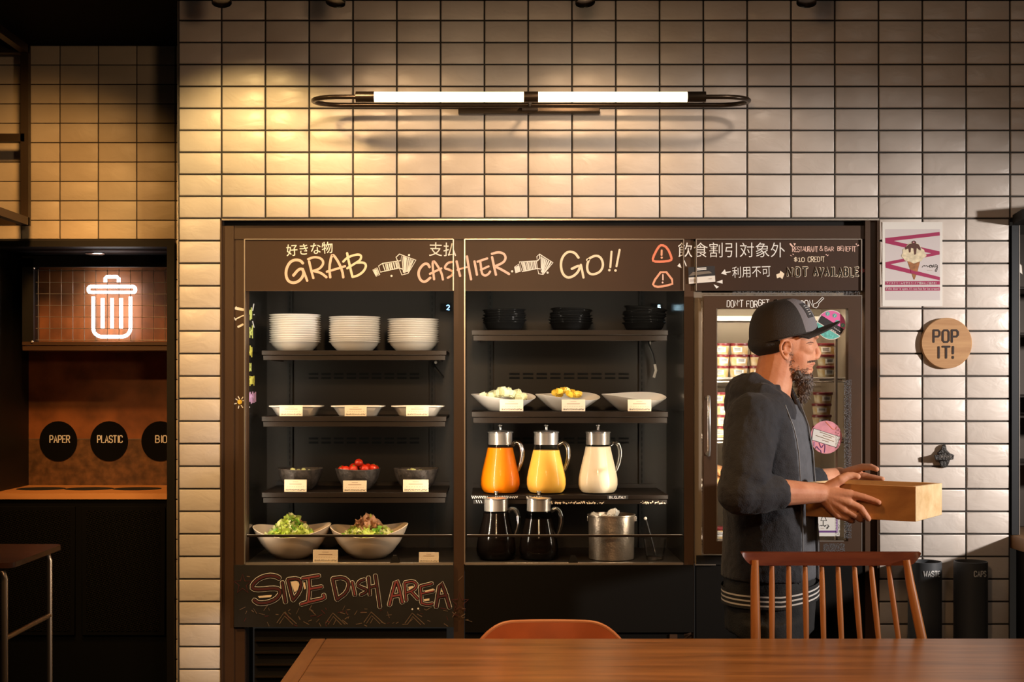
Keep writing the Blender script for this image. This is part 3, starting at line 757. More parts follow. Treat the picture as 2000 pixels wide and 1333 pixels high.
# upright chalk words on the inner left side of the first fridge
xs = PY(478, 600, YF).x - .0018
def fside(x, y, h):
    Yd = (xs * F / (x - CX)) - CAMD
    p = P(x, y, CAMD + Yd); return Vector((xs + h, Yd, p.z))
q = MB()
def cluster(x0, x1, y0, y1, n, m, seed, wd=1.3):
    r = random.Random(seed)
    for k in range(n):
        x = x0 + (x1 - x0) * k / max(1, n - 1)
        a = y0 + r.uniform(0, .25) * (y1 - y0); b_ = y1 - r.uniform(0, .25) * (y1 - y0); mid = (a + b_) / 2
        q.stroke([(x, a), (x + r.uniform(-.4, .4), mid), (x, b_)], wd, m, fside, 1)
        if k < n - 1: q.stroke([(x, a + r.random() * (b_ - a)), (x + (x1 - x0) / n, a + r.random() * (b_ - a))], 2.4, m, fside, 0)
cluster(479.8, 491, 601, 627, 5, 'c_lime', 1); cluster(482, 493, 636, 661, 5, 'c_lime', 2); cluster(479.6, 491.5, 675, 698, 5, 'c_yellow', 3)
cluster(480, 481, 709, 722, 2, 'c_red', 4); cluster(484, 490, 705, 726, 3, 'c_lime', 5); cluster(479.8, 496, 731, 755, 7, 'c_yellow', 6); cluster(480, 499, 765, 789, 8, 'c_purple', 7)
q.stroke([(495.6, 594), (493.4, 607)], 1.4, 'c_white', fside, 0); q.stroke([(493.2, 628), (496, 640)], 1.4, 'c_white', fside, 0); q.dot(495.2, 615, 1.4, 'c_white', fside); q.stroke([(481, 796), (487, 795.6)], 2.2, 'c_white', fside, 0)
q.build('chalk_lettering', lpa)

# SIDE DISH AREA board
fb_ = flat(.0118); fb2 = flat(.0102); fb3 = flat(.0086)
q = MB(); W6 = lambda pts: [(460 + x / 8.696, 1100 + y / 8.696) for x, y in pts]; W7 = lambda pts: [(680 + x / 8, 1100 + y / 8) for x, y in pts]
rb = random.Random(5)
for k in range(95):
    x = rb.uniform(468, 912); y = rb.choice([rb.uniform(1188, 1222), rb.uniform(1188, 1222), rb.uniform(1112, 1222)])
    if 488 < x < 884 and y < 1186: continue
    a = rb.uniform(-1.3, 1.3); ln = rb.uniform(4, 13)
    q.stroke([(x, y), (x + ln * math.cos(a), min(1224, max(1108, y + ln * math.sin(a))))], rb.uniform(.7, 1.6), rb.choice(['c_dim', 'c_dim', 'c_maroon']), fb_, 0)
for (cx_, cy_) in ((650, 1198), (725, 1196), (805, 1198), (555, 1197)):
    q.stroke([(cx_ - 14, cy_ + 20), (cx_, cy_), (cx_ + 24, cy_ + 22)], 1.6, 'c_dim', fb_, 0); q.stroke([(cx_ - 9, cy_ + 22), (cx_ + 1, cy_ + 7), (cx_ + 17, cy_ + 23)], 1.4, 'c_dim', fb_, 0)
for cx_, cy_ in ((898, 1178), (474, 1142)):
    pts = []
    for k in range(10):
        r_ = 20 if k % 2 == 0 else 8; pts.append((cx_ + r_ * .9 * math.sin(k * math.pi / 5), min(1222, cy_ - r_ * math.cos(k * math.pi / 5))))
    q.stroke(pts, 1.4, 'c_maroon', fb_, 0, True)
letters = [(W6, [[(745, 262), (680, 225), (560, 212), (400, 265), (290, 370), (285, 445), (420, 455), (640, 430), (745, 450), (765, 520), (690, 620), (540, 680), (390, 690), (315, 635)]], 'c_maroon', 8),
 (W6, [[(795, 330), (850, 670)]], 'c_maroon', 7), (W6, [[(890, 290), (975, 625)], [(890, 285), (1060, 265), (1125, 340), (1085, 500), (975, 635)]], 'c_maroon', 7),
 (W6, [[(1245, 255), (1260, 450), (1235, 660)], [(1140, 268), (1420, 222)], [(1265, 445), (1465, 408)], [(1115, 705), (1300, 650), (1520, 605), (1495, 545)]], 'c_rose', 7),
 (W6, [[(1650, 275), (1680, 420), (1725, 625)], [(1650, 270), (1830, 245), (1935, 330), (1895, 500), (1725, 625)]], 'c_maroon', 7),
 (W7, [[(62, 300), (85, 400), (105, 505)]], 'c_rose', 6), (W7, [[(258, 262), (180, 285), (140, 350), (210, 390), (290, 415), (285, 460), (200, 500)]], 'c_maroon', 6),
 (W7, [[(318, 225), (338, 500)], [(425, 195), (455, 400), (495, 695)], [(340, 385), (450, 355)]], 'c_maroon', 6),
 (W7, [[(645, 660), (690, 480), (750, 250), (800, 400), (845, 620)], [(700, 520), (820, 500)]], 'c_rose', 7), (W7, [[(885, 320), (905, 590)], [(885, 310), (1020, 285), (1080, 350), (1020, 430), (920, 465)], [(985, 450), (1090, 565)]], 'c_rose', 6),
 (W7, [[(1130, 375), (1145, 620)], [(1130, 370), (1310, 325)], [(1150, 480), (1335, 440)], [(1145, 630), (1230, 655), (1320, 640)]], 'c_rose', 6), (W7, [[(1375, 690), (1440, 265), (1520, 470), (1585, 700)], [(1395, 535), (1545, 510)]], 'c_maroon', 7)]
for Z, sts, m, wd in letters:
    for s_ in sts: q.stroke(Z(s_), wd + 2.6, 'c_white', fb_, 1)
for Z, sts, m, wd in letters:
    for s_ in sts: q.stroke(Z(s_), wd + .6, 'c_black', fb2, 1)
    for s_ in sts:
        q.stroke(Z(s_), wd - 3.4, m, fb3, 1)
q.fill(W6([(935, 325), (1040, 305), (1085, 370), (1060, 450), (1005, 505)]), 'c_cream', fb3); q.fill(W6([(380, 565), (620, 545), (600, 585), (400, 595)]), 'c_cream', fb3); q.fill(W6([(1155, 340), (1180, 330), (1195, 440), (1170, 455)]), 'c_cream', fb3)
for pl in ([(940, 375), (1010, 360), (1015, 390), (950, 425)], [(1195, 440), (1330, 400), (1340, 430), (1210, 460)], [(1180, 570), (1270, 555), (1270, 590), (1190, 600)], [(1440, 440), (1470, 420), (1480, 460)]): q.fill(W7(pl), 'c_cream', fb3)
q.dot(*W7([(1003, 725)])[0], 1.8, 'c_white', fb_); q.dot(*W7([(1095, 715)])[0], 1.8, 'c_white', fb_)
q.build('chalk_lettering', cb)

# ------------------------------------------------------------------ glass-door freezer
fz = thing('glass_door_freezer', 'black glass-door ice cream freezer behind the man, NOT AVAILABLE board on top', 'freezer', (PY(1522, 700, YF).x, .28, 0))
xa, xb = PY(1356, 0, YF).x, PY(1689, 0, YF).x; zt = PY(0, 470, YF).z; zb = PY(0, 1104, YF).z
m_fz = mat('freezer_liner', (0.40, 0.33, 0.25), 0.32, 0.35)
q = MB(); q.box((xa, .56, zb), (xb, .59, zt), m_fz); q.build('back_panel', fz)
for s in (0, 1):
    q = MB(); q.box((xa, YF + .03, zb), (xa + .03, .56, zt), m_fz) if s == 0 else q.box((xb - .03, YF + .03, zb), (xb, .56, zt), m_fz); q.build('side_panel', fz)
q = MB(); q.box((xa + .03, YF + .03, zb), (xb - .03, .56, zb + .03), m_fz); q.build('deck', fz)
q = MB(); q.box((xa + .03, YF + .03, Z0(585)), (xb - .03, .56, Z0(570)), m_fz); q.build('top_panel', fz)
q = MB(); bx(q, 1360, 1683, 468, 568, YF - .004, YF + .03, 'header'); hc = q.build('header_board', fz)
q = MB(); bx(q, 1359, 1361, 467, 568, YF - .010, YF, 'edge'); bx(q, 1682, 1684, 467, 568, YF - .010, YF, 'edge'); bx(q, 1360, 1683, 466.6, 468.4, YF - .009, YF, 'edge'); q.build('edge_strip', fz)
YD = -.012
q = MB()
for r_ in ((1375, 1400, 578, 1083), (1657, 1683, 578, 1083), (1400, 1657, 578, 603), (1400, 1657, 1058, 1083)): bx(q, *r_, YD, YD + .040, 'brown')
bx(q, 1374, 1684, 577, 578.6, YD - .001, YD + .01, 'edge'); bx(q, 1682.4, 1684, 578, 1083, YD - .001, YD + .01, 'edge'); bx(q, 1399.5, 1401, 603, 1058, YD - .001, YD + .01, 'edge'); bx(q, 1400, 1648, 1057, 1058.5, YD - .001, YD + .01, 'edge')
door = q.build('door', fz)
q = MB(); bx(q, 1400, 1657, 603, 1058, YD + .018, YD + .022, 'pane'); q.build('glass_pane', door)
q = MB(); bx(q, 1648, 1663, 742, 1052, YD - .0008, YD - .0004, 'frost'); q.build('frost', door); q = MB(); bx(q, 1430, 1680, 569.5, 576.5,   .0, .001, 'frost'); q.build('frost', door); q = MB(); bx(q, 1608, 1650, 1062, 1078, YD - .0008, YD - .0004, 'frost'); q.build('frost', door)
q = MB(); q.tube([PY(1380.5, 778, YD), PY(1384, 776, YD - .04), PY(1385, 784, YD - .045), PY(1385, 880, YD - .045), PY(1384, 889, YD - .04), PY(1380.5, 887, YD)], .0062, 'chrome', 10); q.build('handle', door)
q = MB(); fd = flat(YD - .0004)
write(q, "DON'T", 1420, 588, 1451, 600, 1.5, 'c_white', fd, .12, 0); write(q, 'FORGET', 1458, 587, 1502, 599, 1.6, 'c_white', fd, .12, 0); write(q, 'THE', 1512, 587, 1530, 597, 1.5, 'c_white', fd, .12); write(q, 'SPOON', 1545, 587, 1587, 600, 1.5, 'c_white', fd, .12)
q.stroke([(1609, 583), (1606, 581), (1595, 592), (1589, 594), (1588, 600), (1594, 602), (1598, 598), (1599, 593), (1609, 583)], 1.3, 'c_white', fd, 0, True)
q.build('chalk_lettering', door)
q = MB(); bx(q, 1360, 1690, 1105, 1260, .02, .05, 'bottompanel'); bx(q, 1360, 1690, 1260, 1560, .06, .08, 'black'); q.build('base_panel', fz)
q = MB(); bx(q, 1361, 1689, 1086, 1104, .014, .03, 'black'); bx(q, 1358, 1398, 1103, 1105, .010, .03, 'edge'); q.build('sill', fz)
FSH = [739.5, 858, 953.5, 1057]
for y in FSH:
    q = MB()
    for k in range(15):
        Yq = .10 + .44 * k / 14; q.tube([(xa + .035, Yq, PY(0, y, .10).z), (xb - .035, Yq, PY(0, y, .10).z)], .0025 if k else .004, 'steel', 6)
    q.tube([(xa + .035, .10, PY(0, y, .10).z - .012), (xb - .035, .10, PY(0, y, .10).z - .012)], .003, 'steel', 6)
    q.build('wire_shelf', fz)
q = MB(); bx(q, 1632, 1636, 655, 1058, .04, .06, 'edge'); bx(q, 1400, 1655, 618, 627, .50, .53, 'chrome'); bx(q, 1600, 1645, 741, 744, .06, .08, 'steel'); q.build('inner_trim_and_led_glint', fz)  # the chrome bar stands in for the LED's reflection on the liner
lamp('freezer_led_strip', 'AREA', PY(1525, 604, .10), PY(1525, 800, .45), 1.1, (1, .84, .62), shape='RECTANGLE', size=.48, size_y=.03)
lamp('freezer_led_strip', 'AREA', PY(1409, 830, .06), PY(1500, 830, .35), .9, (1, .84, .62), shape='RECTANGLE', size=.02, size_y=.7)
# lettering on the freezer header
q = MB(); Z4b = lambda pts: [(1500 + x / 10, 460 + y / 10) for x, y in pts]
put_text(q, '飲食割引対象外', 1324, 474, 1533, 503, 'c_white', fh, rot=.0, thin=-.004)
put_text(q, '利用不可', 1430, 520, 1505, 542, 'c_white', fh, rot=-.04, thin=-.002)
q.stroke(Z4([(890, 745), (955, 670), (985, 770)]), 1.6, 'c_white', fh, 0, True); q.fill(Z4([(890, 745), (955, 670), (985, 770)]), 'c_white', fh); q.stroke(Z4([(980, 725), (1065, 712)]), 2, 'c_white', fh, 0)
write(q, 'RESTAURANT', 1547.5, 481.5, 1597, 491.5, 1.15, 'c_pink', fh, .12); write(q, '&', 1601, 481, 1607, 490, 1.2, 'c_pink', fh); write(q, 'BAR', 1611, 482, 1627.5, 490, 1.2, 'c_pink', fh, .12); write(q, 'BENEFIT', 1636, 481.5, 1671, 490.5, 1.2, 'c_pink', fh, .12)
write(q, '$10', 1551, 504, 1571, 511, 1.2, 'c_cream', fh, .1); write(q, 'CREDIT', 1578, 501.5, 1610, 511, 1.2, 'c_cream', fh, .1)
for tri in ([(415, 165), (440, 150), (490, 210), (460, 222)], [(495, 150), (545, 160), (515, 205)], [(1705, 170), (1730, 155), (1740, 190)], [(1725, 215), (1765, 180), (1790, 205)], [(430, 380), (480, 410), (440, 400)], [(470, 365), (495, 360), (510, 390)], [(1120, 370), (1150, 365), (1140, 395)], [(1150, 395), (1190, 372), (1165, 410)]): q.fill(Z4b(tri), 'c_pink', fh)
for tri in ([(790, 912), (910, 868), (912, 945)], [(735, 955), (845, 1005), (790, 1040)]): q.fill(Z4(tri), 'c_white', fh)
fh2 = flat(YF - .0058)
for nm, a0, a1 in (('NOT', 1538, 1577), ('AVAILABLE', 1590, 1676)):
    write(q, nm, a0, 523.5, a1, 539.5, 4.6, 'c_cream', fh, .05, gap=.38)
    write(q, nm, a0, 523.5, a1, 539.5, 2.5, 'c_black', fh2, .05, gap=.38)
q.fill(Z4b([(160, 765), (225, 740), (240, 690), (320, 750), (280, 855), (235, 820), (175, 840)]), 'c_cream', fh); q.fill(Z4b([(1775, 695), (1840, 625), (1860, 660), (1908, 650), (1900, 720), (1860, 720), (1845, 745)]), 'c_rose', fh)
q.build('chalk_lettering', hc)
# coupon card taped over the post
q = MB(); fc = flat(YF - .0052)
q.poly([fc(*p, 0) for p in Z4([(240, 625), (755, 600), (770, 905), (255, 948)])], (0, -.001, 0), 'paper')
fc2 = flat(YF - .0064); q.fill(Z4([(240, 622), (755, 598), (765, 785), (248, 825)]), 'ink', fc2)
fc3 = flat(YF - .0068)
for k in range(2): q.stroke(Z4([(395 + k * 20, 648 + k * 30), (590, 635 + k * 28)]), 1.8, 'c_white', fc3, 0)
for k in range(5): q.stroke(Z4([(255 + k * 18, 790 - k * 16), (430, 765 - k * 12), (700 - k * 12, 735 - k * 8)]), 1.1, 'wire', fc3, 1)
for k in range(3): q.stroke(Z4([(280, 860 + k * 20), (420, 850 + k * 20)]), .5, 'ink_soft', fc3, 0)
q.stroke(Z4([(640, 850), (700, 843)]), .6, 'ink_soft', fc3, 0)
tag(q.build('coupon_card', None, (PY(1370, 548, YF).x, YF - .005, PY(0, 555, YF).z)), 'small black and white coupon card stuck on the brown board under the chalk characters', 'card')

# ------------------------------------------------------------------ wall lamp
wl = thing('wall_lamp', 'long horizontal tube wall lamp with dark bronze loop ends on the cream tiles', 'lamp', (P(1035, 216, CAMD).x, 0, P(0, 216, CAMD).z))
DT, DR = 4.685, 4.835
q = MB(); a = PY(895, 222, -.03); c = PY(1172, 210, -.03); q.box((a.x, -.03, a.z), (c.x, .0, c.z), 'bronze', .002); q.box(PY(1020, 212, -.08), PY(1050, 207, -.02), 'bronze'); q.build('mounting_plate', wl)
zt_ = P(0, 189.5, DT).z
xL, xR = P(612, 0, 4.76).x, P(1462, 0, 4.76).x; yF, yR = DT - CAMD, DR - CAMD; rad = (yR - yF) / 2; ym = (yF + yR) / 2
x1, x2 = P(700, 0, DT).x, P(1374, 0, DT).x
zr = P(0, 205.5, DR).z
pts = [(x1, yF, zt_)]
for k in range(0, 17):
    t = math.pi * k / 16; z = zt_ + (zr - zt_) * k / 16
    pts.append((xL + rad * 1.35 - rad * 1.35 * math.sin(t), ym - rad * math.cos(t), z))
pts += [(x, yR, zr) for x in (x1, 0, x2)]
for k in range(0, 17):
    t = math.pi * k / 16; z = zr + (zt_ - zr) * k / 16
    pts.append((xR - rad * 1.35 + rad * 1.35 * math.sin(t), ym + rad * math.cos(t), z))
pts.append((x2, yF, zt_))
q = MB(); q.tube(pts, .0080, 'bronze', 10); q.build('loop_rail', wl)
rT = .0165
def cyl(mb, xa_, xb_, y, z, r, m, seg=20): mb.tube([(xa_, y, z), (xb_, y, z)], r, m, seg)
for xa_, xb_ in ((730, 1024), (1050, 1343)):
    q = MB(); cyl(q, P(xa_, 0, DT).x, P(xb_, 0, DT).x, yF, zt_, rT, 'tube'); q.build('light_tube', wl)
for xa_, xb_ in ((695, 731), (1023, 1051), (1342, 1378)):
    q = MB(); cyl(q, P(xa_, 0, DT).x, P(xb_, 0, DT).x, yF, zt_, rT + .0015, 'bronze'); q.build('tube_cap', wl)
q = MB(); q.tube([(P(1037, 0, DT).x, yF, zt_), (P(1037, 0, DT).x, yR, zr), (P(1037, 0, DT).x, -.02, P(0, 214, CAMD).z)], .006, 'bronze', 8); q.build('stem', wl)

# ceiling spots hanging into the top of the frame
for i, (px, ybot, d) in enumerate(SPOTS):
    nm = ['leftmost black ceiling spotlight above the pillar of tiles', 'black ceiling spotlight over the left end of the wall lamp', 'black ceiling spotlight over the right half of the wall lamp', 'rightmost black ceiling spotlight at the upper edge of the wall'][i]
    base = P(px, ybot, d)
    t = thing('ceiling_spotlight', nm, 'spotlight', (base.x, base.y, ZC), 'ceiling spotlights over the tile wall')
    q = MB(); zb_ = P(0, 6, d).z
    tl = Euler((math.radians(-14), math.radians(6 if i % 2 else -4), 0)).to_matrix()
    q.lathe([(.030, 0), (.030, .105), (.024, .112), (.0, .112)], (base.x, base.y, zb_), 'black', 24, tilt=tl, cap0=False)
    q.lathe([(.028, .006), (.028, .008), (0, .008)], (base.x, base.y, zb_), 'bronze', 24, tilt=tl, cap0=False); q.build('lamp_head', t)
    q = MB(); q.tube([(base.x, base.y, zb_ + .10), (base.x, base.y, ZC)], .008, 'black', 8); q.box((base.x - .06, base.y - .016, ZC - .02), (base.x + .06, base.y + .016, ZC), 'black'); q.build('stem', t)

# ------------------------------------------------------------------ recycling cabinet in the recess
YN = .62; dN = CAMD + YN; YNB = 1.10; dB = CAMD + YNB
rc = thing('recycling_station', 'black recycling cabinet with three labelled openings below a glowing bin sign', 'cabinet', (-1.75, .86, 0))
xLc = -3.0; xRc = X0(340, dN)
q = MB()
zTop = Z0(470, dN); zO = Z0(482, dN)
xo = X0(326, dN); xi = -1.955
q.box((xo, YN, 0), (xRc, YNB + .04, zTop), 'black'); q.box((xLc, YN, zO), (xo, YNB + .04, zTop), 'black'); q.box((xLc, YN, 0), (xi, YNB + .04, zO), 'black')
q.box((xi, YNB, 0), (xo, YNB + .04, zO), 'black')
q.build('cabinet_body', rc)
zc0 = Z0(965, dN)
q = MB(); q.box((xi, YN + .002, zc0 - .022), (xo, YNB, zc0), 'counter')
for k, hx in enumerate((80, 174, 268)):
    c = Vector((X0(hx, 5.80), 5.80 - CAMD, zc0)); q.lathe([(0, .0006), (.098, .0006), (.098, .0002)], c, 'slot', 32, sy=.9)
q.build('countertop', rc)
q = MB()
zj = Z0(858, dB); q.box((xi, YNB - .012, zj + .001), (xo, YNB, Z0(640, dB)), 'copper'); q.box((xi, YNB - .012, zc0), (xo, YNB, zj - .001), 'copper_dark'); q.box((xi, YNB - .013, zj - .001), (xo, YNB - .004, zj + .001), 'wire')
q.build('back_panel', rc)
# lower doors
q = MB(); q.box((xi, YN + .012, 0), (xo, YN + .06, zc0 - .022), 'blackmatte'); q.build('front_panel', rc)
m_mesh = nt('expanded_metal')
mm_, N_, L_, b_ = m_mesh
tc = N_.new('ShaderNodeTexCoord'); mp = N_.new('ShaderNodeMapping'); mp.inputs['Rotation'].default_value = (0, .3, 0)
wv = N_.new('ShaderNodeTexBrick'); wv.inputs['Scale'].default_value = 34; wv.inputs['Mortar Size'].default_value = .03; wv.inputs['Color1'].default_value = (0.0008, .0008, .0008, 1); wv.inputs['Color2'].default_value = (0.0008, .0008, .0008, 1); wv.inputs['Mortar'].default_value = (.012, .011, .010, 1)
sx_ = N_.new('ShaderNodeSeparateXYZ'); cx_n = N_.new('ShaderNodeCombineXYZ')
L_.new(tc.outputs['Object'], mp.inputs['Vector']); L_.new(mp.outputs['Vector'], sx_.inputs[0]); L_.new(sx_.outputs['X'], cx_n.inputs['X']); L_.new(sx_.outputs['Z'], cx_n.inputs['Y'])
L_.new(cx_n.outputs[0], wv.inputs['Vector']); L_.new(wv.outputs['Color'], b_.inputs['Base Color']); b_.inputs['Roughness'].default_value = .9; b_.inputs['Specular IOR Level'].default_value = .05
for x0, x1_ in ((-18, 146), (160, 322)):
    q = MB(); a = P(x0, 1242, dN); c = P(x1_, 990, dN)
    q.box((a.x, YN, a.z), (c.x, YN + .012, c.z), 'blackmatte', .002); q.box((a.x + .018, YN - .0015, a.z + .016), (c.x - .018, YN, c.z - .016), mm_); q.build('mesh_door', rc)
# discs with the words
for k, (cx_, wd_, x0, x1_) in enumerate(((116, 'PAPER', 97.5, 136), (215, 'PLASTIC', 190.5, 239), (314.5, 'BIO', 304, 325.5))):
    cc = P(cx_, 862, dB); q = MB(); Yd = YNB - .014
    q.lathe([(0, .0), (39 * S(dB), 0), (39 * S(dB), .003), (0, .003)], (0, 0, 0), 'blackmatte', 40, sx=.94) ;
    for v in q.bm.verts: v.co = Vector((cc.x + v.co.x, Yd + .001 - v.co.z, cc.z + v.co.y))
    dsk = q.build('label_disc', rc)
    q = MB(); write(q, wd_, x0, 851.5, x1_, 865, 2.0, 'white_letter', flat(Yd - .0026)); q.build('lettering', dsk)
# puck light in the cabinet ceiling
q = MB(); q.lathe([(.0, 0), (.035, 0), (.04, .004), (.04, .008)], (X0(186, 5.8), 5.8 - CAMD, zO - .008), 'chrome', 24); q.build('puck_light', rc)
lamp('niche_downlight', 'SPOT', (X0(186, 5.8), 5.8 - CAMD, zO - .012), (X0(186, 5.8), .80, 1.0), 2.0, (.80, .90, 1.0), spot_size=math.radians(150), spot_blend=.8, shadow_soft_size=.03)

# neon sign behind a wire grid
YG = .80; dG = CAMD + YG
ns = thing('neon_sign', 'glowing white neon waste bin sign behind a wire grid', 'sign', (P(190, 690, dG).x, YG + .05, P(0, 686, dG).z))
q = MB(); a = P(44, 686, dG); c = P(327, 668, dG)
q.box((a.x, YG - .005, a.z), (xo, YNB - .013, a.z + .02), 'brown', .002); q.box((a.x, YG - .006, a.z + .022), (xo, YG + .01, c.z), 'brown', .001)
q.box((a.x, YG - .004, c.z), (P(66, 0, dG).x, YG + .01, P(0, 505, dG).z), 'black'); q.box((a.x, YG - .004, P(0, 522, dG).z), (xo, YG + .01, P(0, 500, dG).z), 'black')
q.box((a.x, YG, a.z + .02), (a.x + .01, YNB - .013, P(0, 500, dG).z), 'black')
q.ell(P(63, 668, dG - .008), .006, 'chrome', seg=8, rings=6); q.ell(P(66, 524, dG - .008), .005, 'chrome', seg=8, rings=6)
q.build('frame', ns)
q = MB()
for k in range(12):
    x = 74.5 + 22.55 * k; q.tube([P(x, 526, dG), P(x, 667, dG)], .0013, 'wire', 6)
for k in range(7):
    y = 529 + 22.6 * k; q.tube([P(70, y, dG - .002), P(326, y + .6, dG - .002)], .0013, 'wire', 6)
q.build('wire_grid', ns)
YT = .93; dT = CAMD + YT
q = MB(); q.box((a.x + .01, YT + .05, c.z), (xo, YT + .06, P(0, 500, dG).z), 'copper'); q.build('backing_panel', ns)
def npx(pts): return [P(40 + x / 6.667, 520 + y / 6.667, dT) for x, y in pts]
def rr(x0, y0, x1_, y1, r, n=6, closed=True):
    o = []
    for cx_, cy_, a0 in ((x1_ - r, y0 + r, -90), (x1_ - r, y1 - r, 0), (x0 + r, y1 - r, 90), (x0 + r, y0 + r, 180)):
        for k in range(n + 1):
            t = math.radians(a0 + 90 * k / n); o.append((cx_ + r * math.cos(t), cy_ + r * math.sin(t)))
    return o
RN = .0072
def neon(pts, closed=False):
    g = MB(); g.tube(npx(pts), RN, 'neon', 10, closed=closed); g.build('neon_tube', ns)
neon(rr(885, 268, 1495, 345, 34), True)
neon([(1105, 215), (1105, 160), (1125, 138), (1255, 138), (1278, 160), (1278, 215)])
ob = rr(948, 250, 1432, 920, 110)
neon([(1432, 400), (1432, 600)] + [p for p in ob if p[1] > 700] + [(948, 600), (948, 400)])
for x in (1070, 1192, 1310): neon([(x, 420), (x, 815)])

# hanging black steel rack at the left edge
hr = thing('hanging_rack', 'black square-tube steel rack hanging in front of the tiles at the left', 'rack', (-1.95, .40, P(0, 440, 5.35).z), None)
dK = 5.42; dK2 = 4.95; s_ = .030
def bar(mb, p0, p1, w=s_, m='bronze'):
    p0 = Vector(p0); p1 = Vector(p1); d = (p1 - p0).normalized(); up = Vector((0, 0, 1)) if abs(d.z) < .9 else Vector((0, 1, 0))
    s = d.cross(up).normalized() * w / 2; u = s.cross(d).normalized() * w / 2
    mb.rings([[p + s + u, p - s + u, p - s - u, p + s - u] for p in (p0, p1)], m, smooth=False)
xk = P(50, 0, dK).x; ztk = P(0, 97, dK).z; zmk = P(0, 270, dK).z; zbk = P(0, 433, dK).z; ybk = dK - CAMD; yfk = dK2 - CAMD; xk2 = xk - 1.0
m_rack = mat('black_rack_steel', (0.040, 0.024, 0.012), .4, .3)
q = MB(); bar(q, (xk, ybk, zbk - s_ / 2), (xk, ybk, ztk + s_ / 2), m=m_rack); q.build('post', hr)
q = MB(); bar(q, (xk, ybk, ztk), (xk2, ybk, ztk), m=m_rack); bar(q, (xk, ybk, zmk), (xk2, ybk, zmk), m=m_rack); bar(q, (xk, ybk, zbk), (xk2, ybk, zbk), m=m_rack); q.build('back_rail', hr)
for z in (ztk, zbk):
    q = MB(); bar(q, (xk, ybk, z), (xk, yfk, z), m=m_rack); q.build('side_rail', hr)
q = MB(); bar(q, (xk, yfk, zbk - s_ / 2), (xk, yfk, ZC), m=m_rack); q.build('post', hr)
q = MB(); bar(q, (xk - .02, yfk, zbk), (xk2, yfk, zbk), m=m_rack); bar(q, (xk - .02, yfk, ztk), (xk2, yfk, ztk), m=m_rack); q.build('front_rail', hr)

# ------------------------------------------------------------------ right edge: steel display cabinet
rcb = thing('steel_display_cabinet', 'dark steel display cabinet with wooden counter at the right edge', 'cabinet', (2.1, -.6, 0))
xA = X0(1973.5)
q = MB()
zt2 = Z0(441); q.box((xA + .003, -.006, Z0(1045)), (X0(1989, 4.92), .03, zt2), mat('slate_steel', (.035, .038, .042), .4, .4)); q.box((X0(1989, 4.92), -.007, Z0(1045)), (X0(1990.5, 4.92), .02, zt2), 'edge')
q.build('corner_post', rcb)
q = MB(); q.rings([[(xA + .003, -.012, zt2), (xA + .003, -.012, zt2 + .035), (xA + .003, -.10, zt2 + .045), (xA + .003, -.10, zt2 + .01)], [(xA + .9, -.012, zt2), (xA + .9, -.012, zt2 + .035), (xA + .9, -.32, zt2 + .09), (xA + .9, -.32, zt2 + .055)]], 'black', smooth=False); q.build('canopy', rcb)
q = MB(); q.box((xA + .02, .30, Z0(1045)), (xA + .9, .32, zt2), mat('cabinet_back', (.10, .075, .06), .5)); q.build('back_panel', rcb)
for y in (560, 650, 772, 812, 905):
    q = MB(); q.box((X0(1990.5), .01, Z0(y) - .01), (xA + .9, .30, Z0(y)), 'shelf', .002); q.build('shelf', rcb)
q = MB(); q.box((xA + .003, -1.9, Z0(1072)), (xA + .9, .30, Z0(1046)), wood_mat('cabinet_counter', (.20, .10, .045), (.32, .17, .08), .45, 20, 'Y'), .002); q.build('counter', rcb)  # unseen run towards the camera, with its base, added to shade the lower tiles
q = MB(); q.box((xA + .02, -1.85, 0), (xA + .9, .0, Z0(1072)), 'black'); q.build('base_cabinet', rcb)
q = MB(); q.poly([PY(1989.5, 512, .0), PY(1996.5, 519, .0), PY(1998, 537, .0), PY(1989.5, 530, .0)], (0, .0015, 0), 'paper'); tag(q.build('price_tag', None, PY(1994, 525, .0)), 'small white tag on the dark steel cabinet at the right edge', 'tag')

# ------------------------------------------------------------------ crockery, food and drink in the fridges
zA = [PY(0, y, .15).z for y in (685, 814, 962.5)]; zB = [PY(0, y, .15).z for y in (645, 804.5, 967.5)]
zDeck = PY(0, 1100, YF).z - .004
ORD = ['bottom', 'second', 'third', 'fourth', 'fifth', 'sixth', 'seventh', 'eighth', 'ninth', 'tenth', 'eleventh', 'twelfth', 'thirteenth']
rf = random.Random(21)
# white bowls in three stacks
q = MB()
q.lathe([(0, 0), (.060, 0), (.064, .002), (.074, .012), (.0835, .022), (.0870, .0290), (.0935, .0325), (.0950, .0340), (.0940, .0354), (.0885, .0335), (.081, .026), (.070, .013), (.055, .006), (0, .006)], (0, 0, 0), 'white_china', 40, cap0=False, cap1=False)
bowl = None
DS = 5.215; YSs = DS - CAMD
for si, (px, n, where) in enumerate(((576.5, 13, 'left stack beside the GRAB board edge'), (693, 12, 'middle stack on the top shelf'), (807, 11, 'right stack under the arrow board'))):
    tw = (.006, 0, -.004)[si]
    for k in range(n):
        lab = 'white china bowl, %s from the bottom of the %s' % (ORD[k], ('left white stack', 'middle white stack', 'right white stack')[si]) if k else 'white china bowl at the very bottom of the %s' % ('left white stack', 'middle white stack', 'right white stack')[si]
        loc = Vector((P(px, 0, DS).x + rf.uniform(-.0008, .0008), YSs, zA[0] + .0004 + k * .0082))
        if bowl is None:
            bowl = single('white_bowl', q, lab, 'bowl', (0, 0, 0), 'white bowls stacked on the top shelf'); bowl.location = loc; o = bowl
        else: o = dup(bowl, loc, lab)
        o.rotation_euler = (0, rf.uniform(-.006, .006) + (.010 if (si == 0 and k > 8) else 0), rf.uniform(0, 6))
